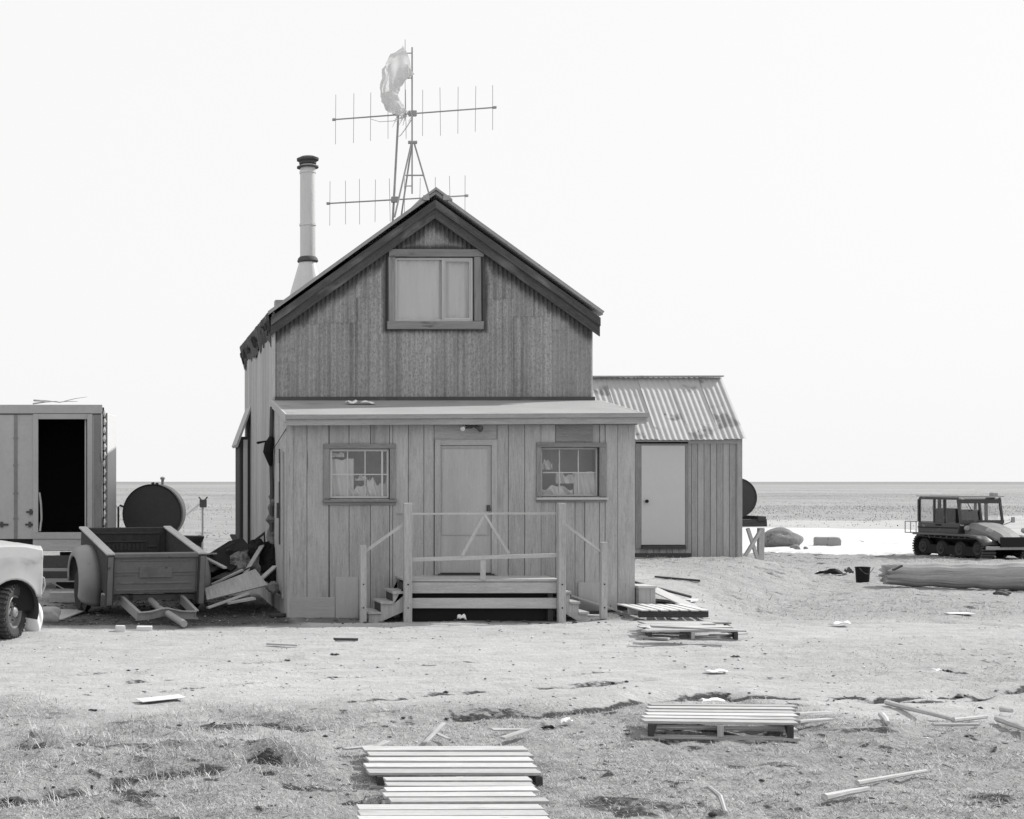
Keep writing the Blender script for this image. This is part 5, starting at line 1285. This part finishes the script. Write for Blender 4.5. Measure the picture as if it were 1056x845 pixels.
def rock(px0,px1,pyt,pyb,label,m,seed,Z=None,flat=False,name='rock',cat='rock',squash=.7):
    p = gnd((px0+px1)/2,pyb); w = (px1-px0)/2*p.y/F; h = (pyb-pyt)*p.y/F
    import bmesh
    bm = bmesh.new(); bmesh.ops.create_icosphere(bm, subdivisions=4, radius=1)
    for v in bm.verts:
        c = v.co.copy(); n1 = vnoise(np.array(c.x*1.3+seed),np.array(c.y*1.3+c.z*1.7),seed); n2 = vnoise(np.array(c.x*4+seed),np.array(c.y*4+c.z*3.7),seed+1)
        k = .78+.45*float(n1)+.14*float(n2)
        if flat: 
            c = Vector([math.copysign(min(1,abs(a)*1.35)**.6,a) for a in c])*.92; k = .97+.06*float(n2)
        v.co = Vector((c.x*w*k, c.y*w*squash*k, c.z*h*.62*k))
    me = bpy.data.meshes.new(name); bm.to_mesh(me); bm.free(); me.materials.append(m); 
    if not flat: pass
    me.polygons.foreach_set('use_smooth',[True]*len(me.polygons))
    o = bpy.data.objects.new(name,me); COL.objects.link(o); o.location = (p.x,p.y+w*squash*.6,p.z+h*.42); o.rotation_euler.z = 0
    return tag(o,label,cat)
rock(789,828,547,566,'large rough grey boulder at the snow edge right of the trestle',M['rock'],3)
rock(842,868,554,564.5,'smooth loaf-shaped pale block sitting on the snow',surf('worn_foam_block',.27,[((4,4,4),4,.15)],stains=[((7,1.5,1.5),.66,.72,.08)]),5,flat=True,name='block',cat='block',squash=.5)
rock(817,826,562.5,568,'small dark stone just below the large boulder',M['rock'],8,name='stone',cat='stone')
rock(829,834,564,568,'smallest stone on the snow edge beside the boulder',M['rock'],9,name='stone',cat='stone')
# ------------------------------------------------------------------ pallets
def pallet(label, W, D, h, nb, loc, rz=0, along='x', gap=.4, m=None, rack=0, bottom=True, jitter=.01, broken=0, nstr=3, tilt=0):
    t = thing('pallet', label, 'pallet', None); m = m or M['bleached']
    bt = .02; pitch = D/nb; b = MB()
    for k in range(nb):
        y = -D/2+pitch*(k+.5); w = pitch*(1-gap)
        sh_ = rack*(y/D)+random.uniform(-jitter,jitter); a, c = -W/2+sh_, W/2+sh_+random.uniform(-jitter,jitter)
        if broken and random.random() < broken: c -= random.uniform(.1,.5)*W
        p, q = Vector((a,y+random.uniform(-.004,.004),h-bt/2)), Vector((c,y+random.uniform(-.008,.008),h-bt/2+random.uniform(-.004,.006)))
        b.bar(p,q,w,bt,jit=.002)
    b.build('top_deck', m, t, bev=.003)
    for k in range(nstr):
        x = -W/2+.06+(W-.12)*k/(nstr-1); b = MB()
        b.bar((x-rack/2,-D/2+.005,h/2+.0),(x+rack/2,D/2-.005,h/2),.045,h-2*bt-.003); b.build('stringer', M['lumber'] if k%2 else M['dark_wood'], t, bev=.003)
    if bottom:
        b = MB()
        for y in (-D/2+.05,0,D/2-.05): b.bar((-W/2+rack*y/D-.01,y,bt/2),(W/2+rack*y/D,y,bt/2),.09,bt,jit=.003)
        b.build('bottom_deck', m, t, bev=.003)
    t.location = loc; t.rotation_euler = (0,tilt,rz+(pi/2 if along == 'y' else 0)); return t
pb = gnd(747,768); D = .98
z0 = hs(pb.x,pb.y)
pr_ = pallet('tidy bleached slatted pallet with three stringer ends, right of centre in the yard',1.15,D,.135,6,(pb.x+.17,pb.y+D/2,z0+.03),R(-5),gap=.30,rack=.30)
loose('slat', M['bleached'],gnd(822,749)+Vector((0,0,.10)),gnd(856,739)+Vector((0,0,.03)),.05,.02,'upper of two loose slats poking out right of the tidy pallet','slat')
loose('slat', M['lumber'],gnd(822,755)+Vector((0,0,.08)),gnd(856,746)+Vector((0,0,.03)),.06,.02,'lower darker slat poking out right of the tidy pallet','slat')
p = gnd(716,661.5); pallet('broken grey pallet of loose wide boards in front of the porch corner',1.18,1.25,.135,6,(p.x+.17,p.y+.62,hs(p.x,p.y)+.0),R(-3),gap=.16,jitter=.06,rack=.30,broken=.3,m=M['bleached'])
for a,c,zz,lab in (((664,651),(742,649),.15,'long upper board slid out of the broken grey pallet to the left'),((671,646),(760,650),.16,'wide board lying askew on the broken grey pallet'),((660,657),(690,659),.03,'short board end under the left side of the broken grey pallet'),((735,656),(767,653),.05,'thin board sticking out right of the broken grey pallet')):
    P1_, P2_ = gnd(*a), gnd(*c); f1 = (EYE-P1_.z-zz)/(EYE-P1_.z); 
    P1_ = Vector((P1_.x*f1,P1_.y*f1,P1_.z+zz)); P2_ = Vector((P2_.x*f1,P2_.y*f1,P2_.z+zz))
    loose('board', M['bleached'],P1_,P2_,.13,.022,lab)
Zb = 20.35; pallet('small pallet with short white slat ends against dark gaps, behind the broken grey pallet',1.0,.98,.13,7,((xat(682,Zb)+.16),Zb+.42,hs(xat(682,Zb),Zb)+.005),0,along='y',gap=.30,m=M['white_pnt'],nstr=3)
def fpallet(label, pf, pbk, zf, wpx, nb, gap, m=None, h=.1, **k):
    yf = F*(EYE-h)/(zf[0]-PY); yb = F*(EYE-h)/(zf[1]-PY)
    xf, xb = xat(pf,yf), xat(pbk,yb); W = wpx*yf/F
    return pallet(label, W, yb-yf, h+hs(xf,yf)*0, nb, ((xf+xb)/2,(yf+yb)/2,.012), 0, gap=gap, rack=xb-xf, **k)
fpallet('farthest of the foreground pallets, five pale slats with splintered left ends',474.5,460.5,(800,771),183,5,.30,jitter=.035)
fpallet('narrow middle foreground pallet of thin pale slats, a dark gap at its near edge',480,469.5,(830,802.5),162,5,.28,jitter=.02)
fpallet('nearest foreground pallet cut off by the bottom of the picture',466,466,(862,831.5),206,5,.14,jitter=.012)
for a,c,w,lab in (((355,782),(392,775),.05,'splinter lying off the back left corner of the farthest foreground pallet'),((383,779),(400,771),.05,'bent splinter on the left end of the farthest foreground pallet'),((438,772),(458,757),.04,'upright-looking splinter leaning behind the farthest foreground pallet'),((449,762),(463,770),.035,'short splinter crossing the one behind the farthest foreground pallet'),((507,758),(542,757),.06,'loose slat on the ground behind the farthest foreground pallet'),((518,767),(545,763),.05,'slat end at the back right corner of the farthest foreground pallet'),((378,785),(398,783),.045,'splinter at the left edge of the farthest foreground pallet')):
    gboard('splinter', M['bleached'], a, c, w, .014, lab, 'splinter', lift=.05)
# ------------------------------------------------------------------ boards, poles and scraps on the ground
gb = gboard
def gpole(name, m, a, c, w, t, label, cat='pole', lift=.012):
    """rough split pole: slightly bent tapering round stick lying on the ground"""
    p, q = gnd(*a), gnd(*c); n = max(3,int((q-p).length/.22)); pts = []; rs = []
    for i in range(n):
        e = p.lerp(q,i/(n-1)); e.z = float(smooth_h(np.array([e.x]),np.array([e.y]))[0])+lift+w/2+.004*random.random()
        e.x += random.uniform(-.004,.004); e.y += random.uniform(-.006,.006); pts.append(e); rs.append(w*.5*(1.1-.35*i/(n-1))*random.uniform(.94,1.06))
    o = MB().tube(pts,rs,7).build(name,m); tag(o,label,cat); settle(o,(p+q)/2); return o
gpole('pole', M['bleached'],(914,731),(983,749),.045,.035,'long pale pole lying aslant in the right foreground','pole',lift=.03)
gpole('pole', M['bleached'],(982,748.5),(1017,745),.04,.03,'short pole continuing right from the long pale pole','pole',lift=.02)
gpole('pole', M['bleached'],(962,752.5),(1010,752),.03,.025,'thin pole just below the long pale pole','pole',lift=.02)
gpole('pole', M['bleached'],(1029,749),(1062,761),.055,.04,'thick stick running out at the right edge of the photo','pole',lift=.03)
gpole('stick', M['bleached'],(884,816),(955,803),.032,.02,'long stick in the lower right grass','stick',lift=.03)
gpole('stick', M['bleached'],(850,832),(894,822.5),.045,.03,'thick short stick lowest in the right foreground','stick',lift=.03)
gpole('stick', M['bleached'],(909,743),(916,752),.05,.02,'stubby pale stick left of the long pole','stick',lift=.02)
gpole('stick', M['bleached'],(1033,737),(1044,739),.05,.03,'small stick above the right end of the poles','stick',lift=.02)
b = MB(); p = gnd(748,842); b.tube([p+Vector((0,0,.02)),p+Vector((.05,.2,.07)),p+Vector((.07,.42,.08)),p+Vector((.07,.5,.06))],[.012,.016,.014,.006],7); o = b.build('stick', M['bleached'], smooth=True); tag(o,'curved pale stick standing up in the grass right of the nearest pallet','stick'); settle(o,p)
def slab(name, m, px, py, w, d, t, rz, label, cat, tilt=0):
    """thin torn or crumpled piece with a ragged outline"""
    p = gnd(px,py); n = 8; sd_ = random.uniform(0,50); rows = []; flat = cat in ('sheet','board')
    for i in range(n+1):
        r = []
        for j in range(n+1):
            u, v = i/n*2-1, j/n*2-1; e = max(abs(u),abs(v))
            k = 1+(.0 if flat else .32*(float(vnoise(np.array(u*1.7+sd_),np.array(v*1.7),3))-.5)*2)*e
            x, y = u*w/2*k, v*d/2*k
            z = t*(.5 if flat else .2+2.0*float(vnoise(np.array(u*2.2+sd_),np.array(v*2.2),5)))*(1-.5*e**4)+tilt*(x+w/2)
            r.append((x*cos(rz)-y*sin(rz), x*sin(rz)+y*cos(rz), z))
        rows.append(r)
    b = MB(); b.grid(rows); o = b.build(name, m, smooth=not flat); tag(o,label,cat); s_ = o.modifiers.new('thick','SOLIDIFY'); s_.thickness = .006
    o.location = (p.x,p.y,float(hgt([p.x],[p.y])[0])+.008); return o
slab('sheet', M['white_pnt'],166,724,.42,.20,.02,R(18),'flat pale sheet lying alone in the left yard','sheet',.05)
slab('scrap', M['vinyl'],95,735,.08,.04,.008,0,'small black scrap below the flat pale sheet','scrap')
slab('board', M['white_pnt'],990,634,.40,.16,.05,0,'short white board below the log','board')
slab('paper', M['paper'],866,646.5,.24,.14,.03,.2,'crumpled white paper in the yard right of the broken pallet','paper',.1)
slab('scrap', M['vinyl'],975,692,.12,.05,.018,.1,'black scrap with pale edge alone in the right yard','scrap')
slab('paper', M['paper'],966,691.5,.10,.07,.02,.1,'white flake touching the black scrap in the right yard','paper')
slab('paper', M['paper'],740,696,.22,.10,.02,.1,'pale flat flake above the tidy pallet','paper')
slab('paper', M['paper'],583,750,.11,.06,.03,.3,'crumpled white paper between the foreground and tidy pallets','paper',.2)
slab('scrap', M['vinyl'],566,753,.10,.05,.015,.2,'dark scrap beside the crumpled paper between pallets','scrap')
slab('paper', M['paper'],735,719,.24,.10,.02,0,'white scrap just above the dark rut by the tidy pallet','paper')
slab('scrap', M['vinyl'],857,593.5,.5,.2,.07,0,'dark rag in the grass left of the black bucket','rag')
slab('scrap', M['paper'],848,592.5,.25,.12,.05,0,'white rag end beside the dark rag near the bucket','rag')
slab('scrap', M['rust_dark'],875,592.5,.16,.12,.08,0,'small lump between dark rag and black bucket','scrap')
slab('scrap', M['vinyl'],345,677,.09,.05,.01,0,'small dark scrap alone in the yard before the left-hand steps','scrap')
slab('scrap', M['vinyl'],758,679,.09,.05,.01,0,'tiny black scrap below the broken grey pallet','scrap')
gb('lath', M['bleached'],(275,666),(307,667),.04,.02,'thin lath lying before the left porch corner','lath')
gb('lath', M['dark_wood'],(345,662),(368,661),.06,.03,'dark lath lying before the left-hand steps','lath')
b = MB()
rock(1028,1043,609,614,'dark clump of debris under the right part of the log',M['rust_dark'],15,name='debris',cat='debris')
# blocks by the trailer tongue, sacks by the truck wheel
for (x0,x1,yt,yb,lab) in ((119,129,644,653,'small white block in front of the trailer, left of the tongue'),(141,157,645,652,'flat white block right beside the trailer tongue')):
    p = gnd((x0+x1)/2,yb); w = (x1-x0)*p.y/F; hh = (yb-yt)*p.y/F*.8; b = MB(); b.box((p.x-w/2,p.y,p.z-.02),(p.x+w/2,p.y+.12,p.z+hh),.006); o = b.build('block', M['white_pnt'], bev=.01); tag(o,lab,'block'); settle(o,(p.x,p.y,p.z))
def sack(px0,px1,pyt,pyb,label,m,seed,sq=.7):
    o = rock(px0,px1,pyt,pyb,label,m,seed,name='sack',cat='sack',squash=sq); return o
sack(24,44,619,652,'upright white plastic sack right behind the truck front tyre',M['white_rag'],21,.6)
sack(38,62,626,642,'grey sack slumped between the white sack and trailer wheel',surf('grey_sack',.33,[((6,6,6),4,.25)]),24)
gb('panel', M['lumber'],(46,640),(74,631),.5,.02,'flat grey panel on the ground beside the grey sack','panel')
gb('plank', M['lumber'],(52,622),(92,622),.22,.16,'low timber beam behind the sacks under the container','beam')
# ------------------------------------------------------------------ junk heap by the house corner
def poly_sheet(name, m, pts, th, label, cat):
    b = MB(); P = [Vector(p) for p in pts]; n = (P[1]-P[0]).cross(P[2]-P[0]).normalized()
    b.prism(P, n*th); o = b.build(name, m, bev=.004); tag(o,label,cat); settle(o,sum(P,Vector())/len(P)); return o
Zj = 22.4
J = lambda px,py,Z=Zj: at(px,py,Z)
poly_sheet('panel', wood('grey_panel',.36,.0,.3,[((.5,3,3),.55,.75,.2)]), [J(211,608,21.9),J(213,620,21.75),J(276,604.5,22.0),J(263,588,22.5)], .03, 'pale weathered board panel sloping on the junk heap by the house','panel')
poly_sheet('panel', M['dark_wood'], [J(205,606,22.6),J(208,610,22.3),J(262,587,22.7),J(256,582,23.1)], .05, 'dark frame edge lying behind the pale panel on the junk heap','panel')
poly_sheet('sheet', M['vinyl'], [J(212,574,23.0),J(238,590,22.7),J(262,570,23.6),J(250,556,24.4),J(236,559,24.2)], .02, 'black sheet draped over the top of the junk heap','sheet')
poly_sheet('sheet', M['vinyl'], [J(250,566,24.0),J(273,548,24.3),J(275,576,23.6),J(262,590,23.0)], .02, 'black pointed sheet leaning against the house side wall','sheet')
poly_sheet('sheet', M['steel'], [J(262,560,23.85),J(272,552,24.1),J(273,570,23.7)], .015, 'grey triangular flap on the black pointed sheet','sheet')
for k,(a,c,w,m,lab) in enumerate((
  ((205,572,22.8),(232,586,21.9),.07,'bleached','pale stick sloping from the trailer side into the junk heap'),
  ((200,573,23.4),(222,571,23.0),.08,'lumber','short board end left of the black sheet on the heap'),
  ((214,627,21.5),(256,612,21.8),.07,'lumber','pale strip lying under the pale panel'),
  ((234,622,21.6),(262,617,21.7),.16,'bleached','broken board end at the foot of the junk heap'),
  ((218,603,22.2),(250,588,22.6),.05,'lumber','thin batten above the pale panel'),
  ((240,552,25.5),(250,570,24.6),.10,'dark_wood','dark stick end rising behind the black sheet'),
  ((268,600,22.2),(290,612,22.0),.08,'dark_wood','dark batten against the porch foot'))):
    p, q_ = J(*a), J(*c)
    for e in (p,q_): e.z = max(e.z,.03)
    loose('batten' if w < .1 else 'board', M[m], p, q_, w, .03, lab, 'board')
def lump(px0,px1,pyt,pyb,Z,label,m,seed,name,cat,sq=.7,rough_=.8):
    import bmesh
    c = J((px0+px1)/2,(pyt+pyb)/2,Z); w = (px1-px0)/2*Z/F; h = (pyb-pyt)/2*Z/F; bm = bmesh.new(); bmesh.ops.create_icosphere(bm,subdivisions=4,radius=1)
    for v in bm.verts:
        d = v.co; n1 = float(vnoise(np.array(d.x*2+seed),np.array(d.y*2+d.z*2.7),seed)); n2 = float(vnoise(np.array(d.x*6+seed),np.array(d.y*6+d.z*5),seed+2)); k = .6+.6*n1+.35*n2*rough_
        v.co = Vector((d.x*w*k,d.y*w*sq*k,d.z*h*k))
    me = bpy.data.meshes.new(name); bm.to_mesh(me); bm.free(); me.materials.append(m); o = bpy.data.objects.new(name,me); COL.objects.link(o); o.location = c; return tag(o,label,cat)
def crumple(name, m, px0,px1,py0,py1,Z,lean,seed,label,cat,amp=.12):
    a, c = J(px0,py1,Z), J(px1,py0,Z+lean); n = 22; rows = []
    for i in range(n+1):
        r = []
        for j in range(n+1):
            u, v = i/n, j/n; e = 1-.25*float(vnoise(np.array(u*5+seed),np.array(v*5.),seed+4))
            k = float(vnoise(np.array(u*4+seed),np.array(v*4.),seed))+.5*abs(float(vnoise(np.array(u*10+seed),np.array(v*9.),seed+1))-.5)
            x = a.x+(c.x-a.x)*(.5+(u-.5)*e); z = a.z+(c.z-a.z)*(.5+(v-.5)*e)
            r.append((x, a.y+lean*v-amp*2*k, max(.03,z+amp*(k-.5))))
        rows.append(r)
    o = MB().grid(rows).build(name, m); tag(o,label,cat); o.modifiers.new('thick','SOLIDIFY').thickness = .008; settle(o,(a.x,a.y,max(.03,a.z))); return o
crumple('insulation', M['canvas'],238,266,570,603,22.7,.7,31,'torn crumpled insulation sheet in the middle of the junk heap','insulation')
crumple('tarp', M['vinyl'],256,284,556,604,23.0,.4,33,'dark crumpled tarp between the heap and the house corner','tarp',.08)
for k,(a,c,w,m,lab) in enumerate((((216,590,22.9),(256,568,23.6),.12,'dark_wood','dark board slanting up across the black sheet'),((222,600,22.6),(270,592,22.9),.10,'rust_dark','rusty strip lying above the pale panel'),((248,600,22.4),(272,560,23.3),.07,'steel','grey metal strip standing up in the junk heap'),((207,598,22.5),(236,596,22.5),.14,'dark_wood','dark plank end beside the trailer at the heap'),((262,604,22.2),(284,584,22.7),.09,'lumber','split board leaning at the right of the heap'),((226,612,22.0),(268,602,22.1),.04,'white_pnt','thin pale moulding on the pale panel'))):
    loose('board' if m != 'steel' else 'strip', M[m], J(*a), J(*c), w, .025, lab, 'board' if m not in ('steel','rust_dark') else 'strip')
lump(276,288,600,612,21.9,'small pale crumpled bag at the porch corner foot',M['canvas'],35,'bag','bag')
lump(212,262,572,612,23.6,'black heap of rubbish filling the back of the junk pile',surf('black_rubbish',.012,[((8,8,8),4,.5)]),36,'rubbish','rubbish',.9)
lump(243,252,560,572,25.2,'small bright and dark scrap on top of the junk heap',M['canvas'],38,'scrap','scrap')
gb('plank', M['dark_wood'],(278,637),(300,636),.12,.04,'dark plank end at the foot of the left porch corner','plank')
# pale bits under the landing
slab('scrap', M['paper'],476,641.5,.14,.06,.05,0,'pair of white scraps in the dark under the landing, left','paper')
slab('scrap', M['paper'],550,634,.12,.06,.06,0,'white scrap in the dark under the landing, right','paper')
# ------------------------------------------------------------------ light, sky, camera
EL_, AZ = 38.0, 20.0       # sun high on the right, a little behind the fronts
el = R(EL_); sd = Vector((cos(R(AZ))*cos(el), sin(R(AZ))*cos(el), sin(el)))
L = bpy.data.lights.new('sun','SUN'); L.energy = 4.7; L.angle = R(.9); L.color = (1,.99,.98)
so = bpy.data.objects.new('sun', L); COL.objects.link(so); so.rotation_euler = (-sd).to_track_quat('-Z','Y').to_euler(); so.location = (20,10,30)
w = bpy.data.worlds.new('World'); S.world = w; w.use_nodes = True; nt = w.node_tree; nt.nodes.clear()
sk = nt.nodes.new('ShaderNodeTexSky'); sk.sky_type = 'NISHITA'; sk.sun_disc = False; sk.sun_elevation = el
sk.sun_rotation = math.atan2(sd.x, sd.y); sk.dust_density = 5; sk.air_density = 1; sk.ozone_density = 1
bw = nt.nodes.new('ShaderNodeRGBToBW'); nt.links.new(sk.outputs[0], bw.inputs[0])
# thin bright haze over the whole sky: even out the blue-sky gradient in black and white
mx = nt.nodes.new('ShaderNodeMix'); mx.data_type = 'FLOAT'; mx.inputs[0].default_value = .93; nt.links.new(bw.outputs[0], mx.inputs[2]); mx.inputs[3].default_value = 9.1
bg = nt.nodes.new('ShaderNodeBackground'); bg.inputs[1].default_value = .1; nt.links.new(mx.outputs[0], bg.inputs[0])
ow = nt.nodes.new('ShaderNodeOutputWorld'); nt.links.new(bg.outputs[0], ow.inputs[0])
cam = bpy.data.cameras.new('camera'); co_ = bpy.data.objects.new('camera', cam); COL.objects.link(co_); S.camera = co_
co_.location = (0,0,EYE); co_.rotation_euler = (pi/2,0,0)
cam.sensor_width = 36; cam.sensor_fit = 'HORIZONTAL'; cam.lens = 36*F/1056
cam.shift_x = (528-PX)/1056; cam.shift_y = (PY-422.5)/1056; cam.clip_end = 20000; cam.clip_start = .1
S.render.engine = 'CYCLES'; S.view_settings.view_transform = 'Standard'; S.view_settings.look = 'None'; S.view_settings.gamma = 1; S.view_settings.exposure = .13
S.view_settings.use_curve_mapping = False
S.cycles.max_bounces = 6; S.cycles.transparent_max_bounces = 12
GROUPS = {'pallet':'pallets lying in the yard','yagi_antenna':'yagi antennas on the roof masts','antenna_mast':'antenna masts on the roof','fuel_tank':'dark fuel tanks on timber stands',
 'pole':'pale poles in the right foreground','stick':'loose sticks in the yard','splinter':'splinters round the foreground pallets','plank':'loose planks on the ground','slat':'loose slats by the tidy pallet',
 'board':'loose boards lying about','paper':'bits of white paper in the yard','scrap':'small scraps in the yard','sack':'sacks behind the truck tyre','stone':'small stones at the snow edge','batten':'battens in the junk heap','block':'pale blocks'}
for o in list(bpy.data.objects):
    k = o.name.split('.')[0]
    if o.parent is None and 'label' in o and k in GROUPS: o['group'] = GROUPS[k]
